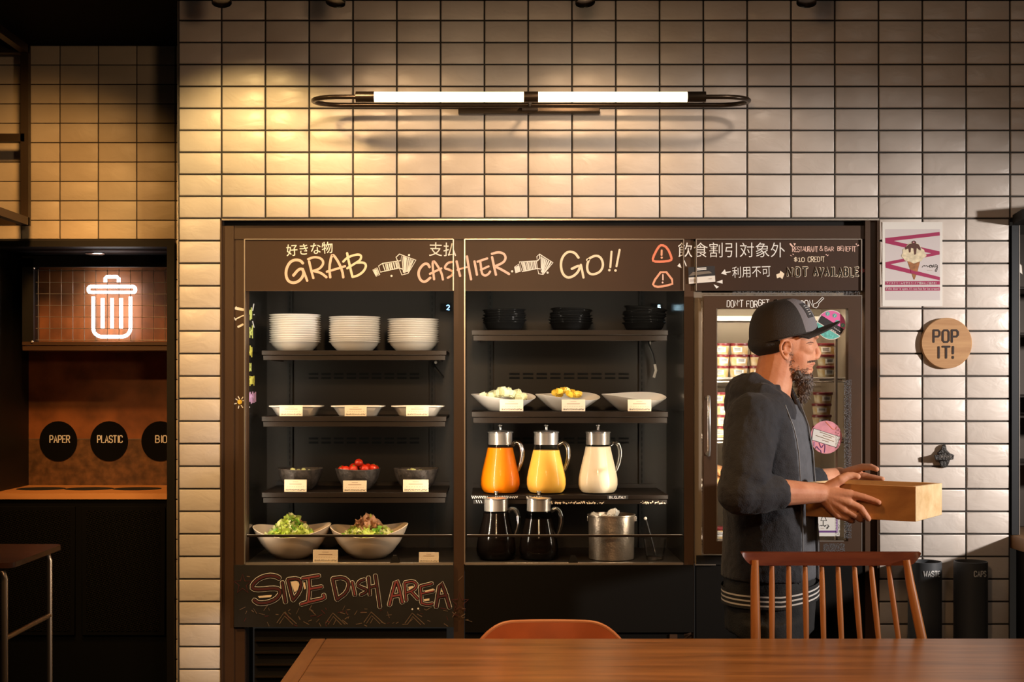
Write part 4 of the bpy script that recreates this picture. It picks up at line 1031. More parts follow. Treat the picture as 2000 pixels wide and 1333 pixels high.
# black dishes
q = MB()
q.lathe([(0, 0), (.052, 0), (.060, .003), (.068, .012), (.0730, .0255), (.0790, .0295), (.0800, .0312), (.0785, .0325), (.0725, .029), (.066, .013), (.054, .006), (0, .006)], (0, 0, 0), 'black_china', 36, cap0=False, cap1=False, warp=lambda p, a, r: Vector((p.x * (1 + .03 * math.cos(4 * a)), p.y * (1 + .03 * math.cos(4 * a)), p.z)))
dish = None
for si, (px, n, tlt) in enumerate(((985, 6, .02), (1114.5, 6, .06), (1258.5, 6, .10))):
    for k in range(n):
        nm = ('left', 'middle', 'right')[si]
        lab = 'black dish at the bottom of the %s black stack' % nm if k == 0 else 'black dish, %s from the bottom of the %s black stack' % (ORD[k], nm)
        loc = Vector((P(px, 0, DS).x + rf.uniform(-.002, .002), YSs, zB[0] + .0008 + k * .0094))
        if dish is None:
            dish = single('black_dish', q, lab, 'dish', (0, 0, 0), 'black dishes stacked on the top shelf'); dish.location = loc; o = dish
        else: o = dup(dish, loc, lab)
        o.rotation_euler = (0, tlt * k / 5 + rf.uniform(-.008, .012), rf.uniform(0, 6))
        if si == 2: o.location.z += .0012 * k

def rrect(cx, cy, z, hx, hy, r, n=5):
    o = []
    for sx_, sy_, a0 in ((1, -1, -90), (1, 1, 0), (-1, 1, 90), (-1, -1, 180)):
        for k in range(n + 1):
            t = math.radians(a0 + 90 * k / n); o.append(Vector((cx + sx_ * (hx - r) + r * math.cos(t), cy + sy_ * (hy - r) + r * math.sin(t), z)))
    return o
# small oblong dishes
q = MB()
R_ = [(.066, .040, 0, .02), (.069, .043, .003, .02), (.086, .055, .030, .022), (.0955, .062, .033, .024), (.0955, .062, .0375, .024), (.090, .058, .0375, .022), (.083, .052, .031, .02), (.066, .040, .006, .02)]
q.rings([rrect(0, 0, z, hx, hy, r) for hx, hy, z, r in R_], 'white_china')
q.rings([rrect(0, 0, .026, .078, .047, .02), rrect(0, 0, .0265, .05, .03, .015)], 'c_cream', cap0=False)
ob = None
for k, (px, nm) in enumerate(((579, 'left'), (699.5, 'middle'), (816.5, 'right'))):
    loc = Vector((P(px, 0, 5.155).x, .245, zA[1] + .0003)); lab = 'oblong white dish behind a card, %s of three under the bowl stacks' % nm
    if ob is None: ob = single('oblong_dish', q, lab, 'dish', (0, 0, 0), 'oblong white dishes on the second shelf'); ob.location = loc; o = ob
    else: o = dup(ob, loc, lab)
# dark stoneware bowls
q = MB(); q.lathe([(0, 0), (.038, 0), (.044, .003), (.062, .022), (.075, .048), (.0815, .072), (.083, .0765), (.0815, .0785), (.079, .076), (.072, .050), (.058, .026), (.036, .012), (0, .010)], (0, 0, 0), 'stone_bowl', 40, cap0=False, cap1=False, warp=lambda p, a, r: Vector((p.x, p.y, p.z + (.0015 * math.sin(2 * a + 1) if p.z > .06 else 0))))
db = None; dark = []
for k, (px, lab) in enumerate(((587, 'dark stoneware bowl with pale bits, left on the third shelf'), (699.5, 'dark stoneware bowl heaped with cherry tomatoes'), (813, 'dark stoneware bowl nearest the post on the third shelf'))):
    loc = Vector((P(px, 0, 5.2).x, .275, zA[2] + .0003))
    if db is None: db = single('dark_bowl', q, lab, 'bowl', (0, 0, 0), 'dark stoneware bowls on the third shelf'); db.location = loc; o = db
    else: o = dup(db, loc, lab)
    dark.append(loc)
m_tom = mat('tomato_skin', (.62, .035, .012), .18, coat=.5); m_green = mat('tomato_calyx', (.08, .20, .03), .6)
tm = None
for dx, dy, dz in ((-.058, 0, .073), (-.040, -.040, .074), (-.020, .03, .080), (-.012, -.045, .078), (.004, -.01, .099), (.030, -.040, .078), (.034, .02, .080), (.056, -.02, .080), (.060, .02, .074), (.010, .05, .078)):
    if tm is None:
        q = MB(); q.ell((0, 0, 0), (.0155, .0155, .0145), m_tom, seg=18, rings=12); q.ell((.002, 0, .0142), (.004, .004, .0012), m_green, seg=8, rings=5)
        tm = single('cherry_tomato', q, 'red cherry tomato heaped in the middle dark bowl', 'tomato', (0, 0, 0), 'cherry tomatoes in the dark bowl'); o = tm
    else: o = dup(tm, (0, 0, 0), 'red cherry tomato heaped in the middle dark bowl')
    o.location = dark[1] + Vector((dx, dy, dz)); o.rotation_euler = (rf.uniform(-.6, .6), rf.uniform(-.6, .6), rf.uniform(0, 6)); o.scale = [rf.uniform(.92, 1.1)] * 3
m_pale = mat('pale_green_flesh', (.62, .66, .30), .4, var=.15, vscale=60); m_pine = mat('pineapple_flesh', (.88, .60, .06), .35, var=.12, vscale=80); m_melon = mat('melon_flesh', (.78, .80, .50), .35, var=.10, vscale=60)
def chunk(mb, c, s, m, seed):
    r = random.Random(seed); E = Euler((r.uniform(-.5, .5), r.uniform(-.5, .5), r.uniform(0, 6))).to_matrix().to_4x4()
    t = bmesh.new(); bmesh.ops.create_cube(t, size=1.0)
    for v in t.verts: v.co = Vector((v.co.x * s * r.uniform(.85, 1.25), v.co.y * s * r.uniform(.8, 1.1), v.co.z * s * r.uniform(.7, 1.0)))
    bmesh.ops.bevel(t, geom=t.edges[:], offset=s * .16, segments=2, affect='EDGES')
    mb.absorb(t, mb.mi(m), Matrix.Translation(Vector(c)) @ E, True)
def pieces(name, lab, cat, grp, base, spots, s, m, seed0):
    for k, d in enumerate(spots):
        q = MB(); chunk(q, (0, 0, 0), s, m, seed0 + k); single_at(name, q, lab, cat, Vector(base) + Vector(d), grp)
pieces('cucumber_piece', 'pale green vegetable piece in the left dark bowl', 'vegetable', 'pale pieces in the left dark bowl', dark[0], [(-.026, -.02, .072), (-.010, .01, .066), (.014, -.02, .070), (.03, .02, .064)], .018, m_pale, 40)
pieces('cucumber_piece', 'pale green vegetable piece in the dark bowl nearest the post', 'vegetable', 'pale pieces in the right dark bowl', dark[2], [(-.010, -.02, .071), (.014, .01, .064), (-.03, .02, .064)], .018, m_pale, 50)

# price cards
card = None
def price_card(px0, px1, y0, y1, Y, z, lab):
    global card
    w_ = (px1 - px0) * S(CAMD + Y); h_ = (y1 - y0) * S(CAMD + Y)
    loc = Vector((P((px0 + px1) / 2, 0, CAMD + Y).x, Y, z))
    if card is None:
        card = thing('price_card', lab, 'card', (0, 0, 0), 'printed price cards in front of the dishes')
        q = MB(); q.box((-.0405, -.001, .0005), (.0405, .001, .045), 'card', .0005); q.box((-.043, .0012, 0), (.043, .0028, .047), 'glass'); q.box((-.043, -.004, 0), (.043, .022, .0012), 'glass'); q.build('card_body', card)
        q = MB(); f = lambda x, y, h: Vector((x, -.0012 - h * .2, y)); rr_ = random.Random(3)
        q.stroke([(-.010, .037), (.010, .037)], .0012, 'ink_soft', f, 0); q.stroke([(-.022, .029), (.022, .029)], .0018, 'ink_soft', f, 0)
        for k in range(8): q.stroke([(-.030 + k * .0082, .0185), (-.027 + k * .0082, .0195)], .0009, 'ink_soft', f, 0)
        for k in range(24):
            x = -.035 + k * .003; q.stroke([(x, .005 + rr_.uniform(0, .003)), (x + rr_.uniform(-.001, .002), .0118 - rr_.uniform(0, .003))], .0010, 'ink', f, 0)
            if k % 2: q.stroke([(x, .005 + rr_.uniform(0, .006)), (x + .003, .005 + rr_.uniform(0, .006))], .0009, 'ink', f, 0)
        q.build('printed_text', card); o = card
    else: o = dup(card, loc, lab)
    o.location = loc; o.scale = (w_ / .081, 1, h_ / .046); o.rotation_euler = (math.radians(-4), 0, rf.uniform(-.06, .06))
YK = .162
for (x0, x1, y0, y1, z, lab) in ((546, 591, 793, 815, zA[1], 'cream price card in front of the left oblong white dish'), (673, 716, 793, 815, zA[1], 'cream price card in front of the middle oblong white dish'), (793, 837, 793, 815, zA[1], 'cream price card in front of the right oblong white dish'),
        (555, 599, 938, 963, zA[2], 'cream price card in front of the left dark bowl'), (670, 716, 940, 963, zA[2], 'cream price card in front of the tomato bowl'), (787, 837, 938, 963, zA[2], 'cream price card in front of the dark bowl by the post'),
        (976, 1022, 782, 806, zB[1], 'cream price card in front of the melon bowl'), (1097, 1143, 782, 806, zB[1], 'cream price card in front of the pineapple bowl'), (1226, 1272, 782, 806, zB[1], 'cream price card in front of the empty slanted white bowl')):
    price_card(x0, x1, y0, y1, YK, z + .0002, lab)
price_card(611, 660, 1073, 1099, .06, zDeck + .0002, 'cream price card standing between the two salad bowls'); price_card(818, 857, 1078, 1099, .06, zDeck + .0002, 'small cream price card alone at the right of the salad bowls')

# salad bowls
def salad_bowl(px, lab, rot):
    q = MB(); W_ = .142
    def wp(p, a, r):
        k = max(0, (p.z - .02) / .09); return Vector((p.x, p.y, p.z + k * (.013 * math.cos(2 * a) + .010 * math.sin(a) + .004 * math.cos(a))))
    prof = [(0, 0), (.050, 0), (.058, .002), (.085, .022), (.112, .052), (.130, .082), (.1400, .104), (.1410, .106), (.138, .107), (.134, .102), (.122, .080), (.104, .054), (.078, .026), (.05, .010), (0, .008)]
    q.lathe(prof, (0, 0, 0), 'grey_china', 48, sy=.86, cap0=False, cap1=False, warp=wp)
    o = single_at('salad_bowl', q, lab, 'bowl', (P(px, 0, 5.12).x, .205, zDeck + .0003), 'wavy salad bowls at the bottom of the fridge'); return o
s1 = salad_bowl(570, 'wavy pale bowl of green lettuce nearest the left side of the fridge', 0); s2 = salad_bowl(720.5, 'wavy pale bowl of red-tipped lettuce, second from the left', 0)
m_lf = [mat('lettuce_light', (.50, .62, .12), .45, var=.2, vscale=40), mat('lettuce_green', (.20, .42, .05), .45, var=.3, vscale=40), mat('lettuce_pale', (.70, .74, .36), .45, var=.1, vscale=40), mat('lettuce_red', (.44, .24, .14), .5, var=.3, vscale=40)]
def leaves(base, seed, n, red, peak, lab):
    r = random.Random(seed); q = MB()
    for k in range(n):
        u = r.random() ** .7; a = r.uniform(0, 2 * math.pi)
        x = .088 * u * math.cos(a) * 1.0; y = .066 * u * math.sin(a)
        z = .076 + (peak * max(0, 1 - ((x - (-.005)) / .075) ** 2)) * max(.12, 1 - u * .8) * r.uniform(.6, 1.08)
        sz = r.uniform(.011, .024); E = Euler((r.uniform(-1.3, 1.3), r.uniform(-1.3, 1.3), r.uniform(0, 6.3))).to_matrix()
        m = m_lf[3] if (z > .076 + peak * .45 and r.random() < red) else r.choice([m_lf[0], m_lf[0], m_lf[1], m_lf[2]])
        mi = q.mi(m); ph = r.uniform(0, 6); NS = 28; G = []; cup = r.uniform(-.3, .6); st_ = r.uniform(.6, 1.3)
        for rr_ in (.25, .6, .85, 1.0):
            G.append([q.bm.verts.new(Vector((x, y, z)) + E @ (Vector((rr_ * (1 + .16 * rr_ * math.sin(5 * t_ + ph)) * math.cos(t_) * st_, rr_ * (1 + .16 * rr_ * math.sin(4 * t_ - ph)) * math.sin(t_), cup * rr_ * rr_ + .20 * rr_ ** 3 * math.sin(5 * t_ + ph) + .10 * rr_ ** 3 * math.sin(9 * t_ + 2 * ph))) * sz)) for t_ in [2 * math.pi * j / NS for j in range(NS)]])
        c0 = q.bm.verts.new(Vector((x, y, z)))
        for j in range(NS):
            q.face((c0, G[0][j], G[0][(j + 1) % NS]), mi, True)
            for A_, B_ in zip(G, G[1:]): q.face((A_[j], B_[j], B_[(j + 1) % NS], A_[(j + 1) % NS]), mi, True)
    loc = base.location
    for v in q.bm.verts: v.co += loc
    tag(q.build('lettuce_leaves', None, tuple(loc), angle=180), lab, 'lettuce', None, 'stuff')
leaves(s1, 3, 190, .12, .075, 'curly green lettuce heaped in the left salad bowl'); leaves(s2, 8, 210, .75, .070, 'red-tipped lettuce heaped in the second salad bowl')

# slanted white bowls with fruit
q = MB()
def wsl(p, a, r):
    k = max(0, p.z / .056) ** 1.4; return Vector((p.x, p.y, p.z + k * (.011 * math.sin(a) * (1 + .9 * math.cos(a)) - .005 * math.cos(a))))
q.lathe([(0, 0), (.046, 0), (.054, .002), (.076, .018), (.100, .038), (.1175, .0545), (.1185, .0560), (.116, .0568), (.111, .052), (.094, .036), (.070, .018), (.048, .008), (0, .007)], (0, 0, 0), 'white_china', 48, sy=.72, cap0=False, cap1=False, warp=wsl)
sb = None; sl_loc = []
for px, lab in ((983, 'slanted white bowl of pale melon, leftmost of three'), (1108.5, 'slanted white bowl of yellow pineapple in the middle'), (1237.5, 'slanted white bowl that looks empty, nearest the freezer')):
    loc = Vector((P(px, 0, 5.19).x, .262, zB[1] + .0004))
    if sb is None: sb = single('slanted_bowl', q, lab, 'bowl', (0, 0, 0), 'slanted white bowls above the jugs'); sb.location = loc; o = sb
    else: o = dup(sb, loc, lab)
    sl_loc.append(loc)
pieces('melon_chunk', 'pale green melon chunk heaped in the leftmost slanted white bowl', 'fruit', 'melon chunks in the slanted bowl', sl_loc[0], [(-.075, 0, .054), (-.048, -.01, .055), (-.04, .03, .060), (-.022, -.01, .062), (-.006, .005, .074), (.008, -.02, .064), (.018, .02, .070), (.032, -.015, .060), (.050, .0, .062), (.060, -.02, .052), (.03, .03, .06), (.072, .0, .052)], .030, m_melon, 60)
pieces('pineapple_chunk', 'yellow pineapple chunk in the middle slanted white bowl', 'fruit', 'pineapple chunks in the slanted bowl', sl_loc[1], [(-.045, .01, .066), (-.030, -.01, .072), (-.018, .015, .074), (-.004, -.005, .074), (.006, -.02, .062), (.016, .01, .066), (.030, -.01, .060), (.040, .012, .060), (-.03, .03, .06)], .024, m_pine, 80)

# jugs
def liquid(name, c, rough=.45, sss=.0):
    m = mat(name, c, rough, var=.04, vscale=12, spec=.25); return m
m_oj = liquid('orange_juice', (1.0, .25, .002)); m_gj = liquid('grapefruit_juice', (1.0, .54, .08)); m_mj = liquid('milky_drink', (1.0, .84, .60)); m_cf = liquid('iced_coffee', (.006, .004, .003), .12)
s5 = 5.2 / F
JP = [(24, 0), (32, 1.5), (36.5, 7), (38.8, 16), (38.6, 27), (35.8, 43), (31.5, 61), (27.4, 78), (25.0, 90), (24.4, 100), (24.4, 118)]
def rad_at(h):
    for (r0, h0), (r1, h1) in zip(JP, JP[1:]):
        if h0 <= h <= h1: return r0 + (r1 - r0) * (h - h0) / (h1 - h0)
    return JP[-1][0]
def jug(px, z, Y, level, m, lab, grp):
    s_ = (CAMD + Y) / F
    c = Vector((P(px, 0, CAMD + Y).x, Y, z)); t = thing('juice_jug' if m is not m_cf else 'coffee_jug', lab, 'jug', tuple(c), grp)
    q = MB(); q.lathe([(r * s_, h * s_) for r, h in JP] + [(23.2 * s_, 118 * s_), (23.2 * s_, 100 * s_)], c, 'glass', 40, cap1=False); q.build('glass_body', t)
    q = MB(); pr = [((r - .7) * s_, (h + .8) * s_) for r, h in JP if h < level - 2] + [((rad_at(level) - .7) * s_, level * s_)]
    q.lathe(pr, c, m, 40); q.build('drink', t)
    q = MB(); q.tube([c + Vector((x * s_, -.012, h * s_)) for x, h in ((23, 94), (27, 97), (31, 99.5), (36, 98.5), (40.5, 93), (43, 84), (43, 72), (40.5, 60), (36.5, 49), (33, 43), (31.5, 38))], [.0085, .008, .008, .0088, .0095, .0095, .009, .008, .007, .006, .005], 'handle_glass', 12)
    q.tube([c + Vector((x * s_, -.013, h * s_)) for x, h in ((27, 97), (31, 99.5), (36, 98.5), (40.5, 93), (43, 84), (43, 72), (40.5, 60), (36.5, 49), (33, 43))], .0021, 'chrome', 6); q.build('handle', t)
    q = MB(); q.lathe([(23.4 * s_, 95 * s_), (23.4 * s_, 117.5 * s_)], c, 'steel', 40, cap0=True, cap1=True); q.build('strainer_collar', t)
    q = MB(); q.lathe([(25.4 * s_, 118 * s_), (25.6 * s_, 119.5 * s_), (22 * s_, 121.5 * s_), (8 * s_, 123 * s_), (2.6 * s_, 124 * s_), (2.4 * s_, 129 * s_), (4.6 * s_, 131.5 * s_), (4.8 * s_, 133 * s_), (0, 133.4 * s_)], c, 'chrome', 32); q.build('lid', t)
for px, lv, m, lab in ((977, 89, m_oj, 'lidded glass jug of bright orange juice'), (1067, 84, m_gj, 'lidded glass jug of yellow grapefruit juice between the other juices'), (1168, 91, m_mj, 'lidded glass jug of milky cream drink')):
    jug(px, zB[2] + .0005, .235, lv, m, lab, 'juice jugs on the third shelf')
for px, lv, lab in ((969, 91, 'jug of black coffee under the orange juice'), (1052.5, 80, 'jug of black coffee under the grapefruit juice, clear band below its lid')):
    jug(px, zDeck + .0005, .16, lv, m_cf, lab, 'coffee jugs on the fridge floor')
# label strip and frost on the jug shelf
q = MB(); fs = flat(.1494)
bx(q, 1186, 1227, 968.5, 975.5, .1488, .1495, 'ink'); fs1 = flat(.1486)
write(q, 'BLQ', 1190, 970, 1204, 974.2, .9, 'white_letter', fs1); write(q, '_ITALY', 1205, 970, 1222, 974.2, .9, 'white_letter', fs1)
tag(q.build('shelf_label', None, (P(1206, 0, CAMD + .149).x, .149, P(0, 975, CAMD + .149).z)), 'narrow black shelf label with white letters under the milky drink jug', 'label')
q = MB()
r_ = random.Random(14)
for (x0, x1, n) in ((921, 953, 8), (968, 1012, 10), (1028, 1060, 5)):
    x = x0
    for k in range(n):
        xx = x0 + (x1 - x0) * k / n; q.stroke([(xx, 970 + r_.uniform(-1, 1)), (xx + 2, 974 + r_.uniform(-1, 1)), (xx + 3, 970)], .9, 'c_white', fs, 0)
for k in range(3): q.stroke([(930 + k * 4.5, 977.5), (932 + k * 4.5, 983)], 1.1, 'c_white', fs, 0)
tag(q.build('chalk_scrawl', None, (P(960, 0, CAMD + .149).x, .149, P(0, 978, CAMD + .149).z)), 'faint white chalk scrawl on the shelf edge under the orange juice', 'chalk writing')
q = MB(); fz_ = flat(.1536)
for k in range(150):
    x = r_.choice([r_.uniform(1050, 1180), r_.uniform(1085, 1165), r_.uniform(1252, 1300)]); y = 982.5 + r_.gauss(0, 1.3)
    q.dot(x, min(984.5, max(977.5, y)), r_.uniform(.4, 1.5), 'c_cream', fz_, 6, r_.uniform(.0005, .002))
tag(q.build('shelf_frost', None, (P(1150, 0, CAMD + .1535).x, .1535, P(0, 984, CAMD + .1535).z)), 'crust of ice crystals along the shelf edge under the milky jug', 'frost', None, 'stuff')

# ice bucket
s_ = 5.09 / F; c = Vector((P(1194, 0, 5.09).x, .17, zDeck + .0003))
ib = thing('ice_bucket', 'frosted steel ice bucket full of ice at the bottom of the right fridge', 'bucket', tuple(c))
m_fst = mat('frosted_steel', (.50, .42, .34), .30, .85, var=.35, vscale=14, bump=.15, bscale=140)
q = MB(); q.lathe([(0, 0), (42 * s_, 0), (44 * s_, 2 * s_), (45 * s_, 84 * s_), (47 * s_, 85 * s_), (47 * s_, 87.5 * s_), (44 * s_, 87.5 * s_), (43 * s_, 80 * s_), (42 * s_, 70 * s_), (0, 70 * s_)], c, m_fst, 48, cap0=False, cap1=False); q.build('bucket_body', ib)
for sg in (-1, 1):
    q = MB(); q.box(c + Vector((sg * 45.5 * s_ - .003, -.012, 74 * s_)), c + Vector((sg * 47.5 * s_ + .003, .012, 84 * s_)), 'steel', .002); q.build('ear', ib)
m_ice = mat('ice', (.74, .72, .68), .25, bump=.3, bscale=60)
ri = random.Random(9)
for k in range(14):
    a = ri.uniform(0, 6.3); r0 = ri.uniform(0, .064); hz = 80 * s_ + ri.uniform(0, .012) + (.012 if 0 < r0 * math.cos(a) < .05 else 0)
    q = MB(); chunk(q, (0, 0, 0), .026, m_ice, 100 + k); single_at('ice_cube', q, 'pale lump of ice heaped in the steel bucket', 'ice', tuple(c + Vector((r0 * math.cos(a), r0 * math.sin(a), hz))), 'ice cubes in the bucket')
# small glass with a spoon in it
c = Vector((P(1279, 0, 5.06).x, .14, zDeck + .0003)); s_ = 5.06 / F
q = MB(); q.lathe([(0, 0), (15 * s_, 0), (17 * s_, 1 * s_), (23.5 * s_, 42 * s_), (22.3 * s_, 42 * s_), (17 * s_, 9 * s_), (0, 8 * s_)], c, 'glass', 32, cap0=False, cap1=False); q.lathe([(0, 1 * s_), (16 * s_, 1.5 * s_), (17 * s_, 7.5 * s_), (0, 7.8 * s_)], c, glass_mat('thick_glass', (.80, .74, .66), .5, .08, .22), 24)
tag(q.build('glass_tumbler', None, tuple(c)), 'small clear tumbler beside the ice bucket', 'glass')
q = MB(); q.tube([c + Vector((2 * s_, .004, 9 * s_)), c + Vector((-6 * s_, .012, 40 * s_)), c + Vector((-15.5 * s_, .03, 76 * s_))], [.003, .0035, .004], 'black', 8); q.ell(c + Vector((-16.5 * s_, .03, 79.5 * s_)), (.006, .005, .006), 'white_china', seg=10, rings=8)
tag(q.build('serving_utensil', None, tuple(c + Vector((0, 0, .015)))), 'thin dark utensil with a white tip leaning in the tumbler', 'utensil')

# ice cream tubs and wrapped cones in the freezer
m_lid = mat('dark_red_lid', (.16, .018, .022), .35); m_tub = mat('printed_tub', (.62, .55, .40), .45, col2=(.50, .30, .07), vscale=38, detail=1.5)
tub = None
def put_tub(px, zbase, Y, lab, rz=0):
    global tub
    loc = Vector((P(px, 0, CAMD + Y).x, Y, zbase))
    if tub is None:
        tub = thing('ice_cream_tub', lab, 'ice cream tub', (0, 0, 0), 'ice cream tubs in the freezer')
        q = MB(); q.lathe([(0, 0), (.0285, 0), (.0325, .031), (0, .031)], (0, 0, 0), m_tub, 28, cap0=False, cap1=False); q.build('cup', tub)
        q = MB(); q.lathe([(.0345, .031), (.0350, .032), (.0350, .0385), (.0335, .0400), (0, .0400)], (0, 0, 0), m_lid, 28, cap1=False); q.build('lid', tub)
        q = MB(); n = 10
        q.rings([[Vector((r * math.sin(a), -r * math.cos(a), z)) for a in [(-.55 + 1.1 * k / n) for k in range(n + 1)]] for r, z in ((.0306, .0085), (.0327, .0255))], 'paper', closed=False, cap0=False, cap1=False)
        for z in (.0215, .0175, .0135):
            r = .0320 - (.0225 - z) * .12 + .0006; q.rings([[Vector((r * math.sin(a), -r * math.cos(a), z + d)) for a in [(-.35 + .7 * k / n) for k in range(n + 1)]] for d in (0, .0018)], 'ink', closed=False, cap0=False, cap1=False)
        q.build('label', tub); o = tub
    else: o = dup(tub, loc, lab)
    o.location = loc; o.rotation_euler = (0, 0, rz)
zF = [PY(0, y, .10).z + .0045 for y in FSH]
TH = .0402; rows = ['bottom', 'middle', 'top']
for cidx, (px, nm) in enumerate(((1406, 'nearest the handle'), (1443, 'second from the handle'), (1480, 'just behind the cap'), (1613, 'facing the man'))):
    for k in range(3): put_tub(px + rf.uniform(-1.5, 1.5), zF[0] + k * TH, .150, 'ice cream tub on the upper freezer shelf, %s layer, %s' % (rows[k], nm), rf.uniform(-.5, .5))
for cidx, (px, nm) in enumerate(((1404, 'behind the shoulder'), (1606, 'beyond the beard'))):
    for k in range(4 if cidx == 0 else 4): put_tub(px + rf.uniform(-1.5, 1.5), zF[1] + k * TH, .150, 'ice cream tub on the second freezer shelf %s, %s of its column' % (nm, ('lowest', 'second', 'third', 'topmost')[k]), rf.uniform(-.5, .5))
m_wr = mat('cone_wrapper', (.75, .50, .22), .35, col2=(.55, .08, .04), vscale=45)
for k, (px, dz, lab) in enumerate(((1405, .018, 'wrapped ice cream lying on the third freezer shelf'), (1407, .052, 'wrapped ice cream piled over another on the third freezer shelf'))):
    q = MB(); q.ell((0, 0, 0), (.030, .06, .017), m_wr, rot=(.2, .2, .3 * k), seg=16, rings=10); single_at('wrapped_ice_cream', q, lab, 'ice cream', (P(px, 0, 5.08).x, .17, zF[2] + dz))
put_tub(1403, zF[3], .150, 'single ice cream tub on the lowest freezer shelf')

# ------------------------------------------------------------------ dining table
ZT = .74
dTf = 3.96; yTf = dTf - CAMD; yTn = yTf - .88; xTl = P(606.5, 0, dTf).x; xTr = 1.76
tb = thing('dining_table', 'brown wooden dining table across the foreground', 'table', ((xTl + xTr) / 2, (yTf + yTn) / 2, 0))
xe = xTl + .042
q = MB(); q.box((xe + .0012, yTn, ZT - .034), (xTr, yTf, ZT), 'table', .002); q.build('tabletop', tb)
q = MB(); q.box((xTl, yTn, ZT - .034), (xe, yTf, ZT), 'table_end', .002); q.build('breadboard_end', tb)
for x in (xTl + .10, xTr - .10):
    for y in (yTf - .10, yTn + .10):
        q = MB(); q.box((x - .03, y - .03, 0), (x + .03, y + .03, ZT - .034), 'table', .004); q.build('leg', tb)
q = MB(); q.box((xTl + .12, yTf - .13, ZT - .11), (xTr - .12, yTf - .11, ZT - .034), 'table'); q.build('apron', tb)

# ------------------------------------------------------------------ spindle-back chair (back towards the fridges, beyond the table)
dC = 4.09
sp = thing('spindle_back_chair', 'reddish wooden spindle-back chair behind the table in front of the man', 'chair', (P(1640, 0, 4.05).x, -.93, 0))
def Pc(px, py, d=dC): return P(px, py, d)
# crest rail: sweeping board, ends cut to a curve
q = MB(); secs = []
n = 90
for k in range(n + 1):
    t = k / n; x = 1447 + (1797 - 1447) * t
    top = 1079.5 + 1.2 * abs(t - .5) * 0; e = min(t, 1 - t)
    bot = 1104.5 - max(0, (.075 - e) / .075) ** 2.2 * 23
    d_ = dC - .030 * (2 * (t - .5)) ** 2
    a = P(x, top, d_); b_ = P(x, bot, d_); th = .011
    secs.append([a + Vector((0, -th * .6, 0)), a + Vector((0, th, .001)), b_ + Vector((0, th, 0)), b_ + Vector((0, -th, 0))])
q.rings(secs, 'crestwood', smooth=False); q.build('crest_rail', sp)
tops = [1474, 1507.6, 1540, 1572.3, 1604.6, 1636.3, 1668, 1700.7, 1734.4, 1769.5]
bots = [1476, 1507.8, 1541.6, 1575, 1609, 1644, 1680.3, 1716.8, 1756, 1802.5]
zs = .455
for k, (tx, bx_) in enumerate(zip(tops, bots)):
    t = (k / 9 - .5) * 2; d_t = dC - .030 * t * t + .004; p0 = P(tx, 1101, d_t); p1 = P(bx_, 1257, d_t - .030)
    dirv = (p1 - p0) / (p1.z - p0.z); pe = p1 + dirv * (zs - p1.z)
    if 0 < k < 9: r = [.0066, .0082, .0086, .0075, .006]; nm = 'spindle'
    else: r = [.0105, .0128, .0140, .0145, .0145]; nm = 'back_post'
    q = MB(); q.tube([p0 + Vector((0, .0015 if 0 < k < 9 else -.004, .010)), p0 * .75 + p1 * .25, p0 * .4 + p1 * .6, p1, pe], r, 'chairwood', 12); q.build(nm, sp)
c = Vector((P(1642, 0, 4.0).x, -1.08, zs))
q = MB(); q.rings([[c + Vector((x * (.225 if z else .215), y * .20, z)) for x, y in [(math.copysign(abs(math.cos(a)) ** .6, math.cos(a)), math.copysign(abs(math.sin(a)) ** .6, math.sin(a))) for a in [2 * math.pi * j / 32 for j in range(32)]]] for z in (-.022, 0)], 'crestwood', smooth=False); q.build('seat', sp)
for sx_ in (-1, 1):
    for sy_ in (-1, 1):
        q = MB(); q.tube([c + Vector((sx_ * .16, sy_ * .13, -.02)), c + Vector((sx_ * .20, sy_ * .17, -zs))], [.016, .011], 'chairwood', 10); q.build('leg', sp)

# ------------------------------------------------------------------ orange shell chair
dO = 4.10
oc = thing('shell_chair', 'orange leather shell chair with a rounded back behind the table', 'chair', (P(1075, 0, dO).x, -.95, 0))
cx_ = P(1075, 0, dO).x; zt_ = P(0, 1216.5, dO).z; hw = 149 * S(dO)
def shell(u, v):     # u -1..1 across, v 0..1 down the back
    # top edge outline: flat middle, round shoulders
    w_ = hw * (1.03 - .06 * v); x = cx_ + w_ * u
    edge = zt_ - .085 * max(0, (abs(u) - .45) / .55) ** 2.4
    z = edge - v * (edge - .47); y = -.80 - .055 * u * u - .05 * v
    return Vector((x, y, z))
q = MB(); G = []
nu, nv = 28, 10
fr = [[shell(-1 + 2 * i / nu, j / nv) for i in range(nu + 1)] for j in range(nv + 1)]
mi = q.mi('orange_shell')
V1 = [[q.bm.verts.new(p + Vector((0, -.005, 0))) for p in r] for r in fr]; V2 = [[q.bm.verts.new(p + Vector((0, .005, 0))) for p in r] for r in fr]
for j in range(nv):
    for i in range(nu):
        q.face((V1[j][i], V1[j][i + 1], V1[j + 1][i + 1], V1[j + 1][i]), mi, True); q.face((V2[j][i], V2[j + 1][i], V2[j + 1][i + 1], V2[j][i + 1]), mi, True)
q.build('backrest', oc)
q = MB(); q.tube([shell(-1, .5), shell(-1, .25)] + [shell(-1 + 2 * i / 40, 0) for i in range(41)] + [shell(1, .25), shell(1, .5)], .0060, 'orange_edge', 8); q.build('piping', oc)
q = MB(); c = Vector((cx_, -1.07, .46)); q.rings([[c + Vector((x * .20, y * .20, z)) for x, y in [(math.copysign(abs(math.cos(a)) ** .7, math.cos(a)), math.copysign(abs(math.sin(a)) ** .7, math.sin(a))) for a in [2 * math.pi * j / 32 for j in range(32)]]] for z in (-.02, .01)], 'orange_shell'); q.build('seat', oc)
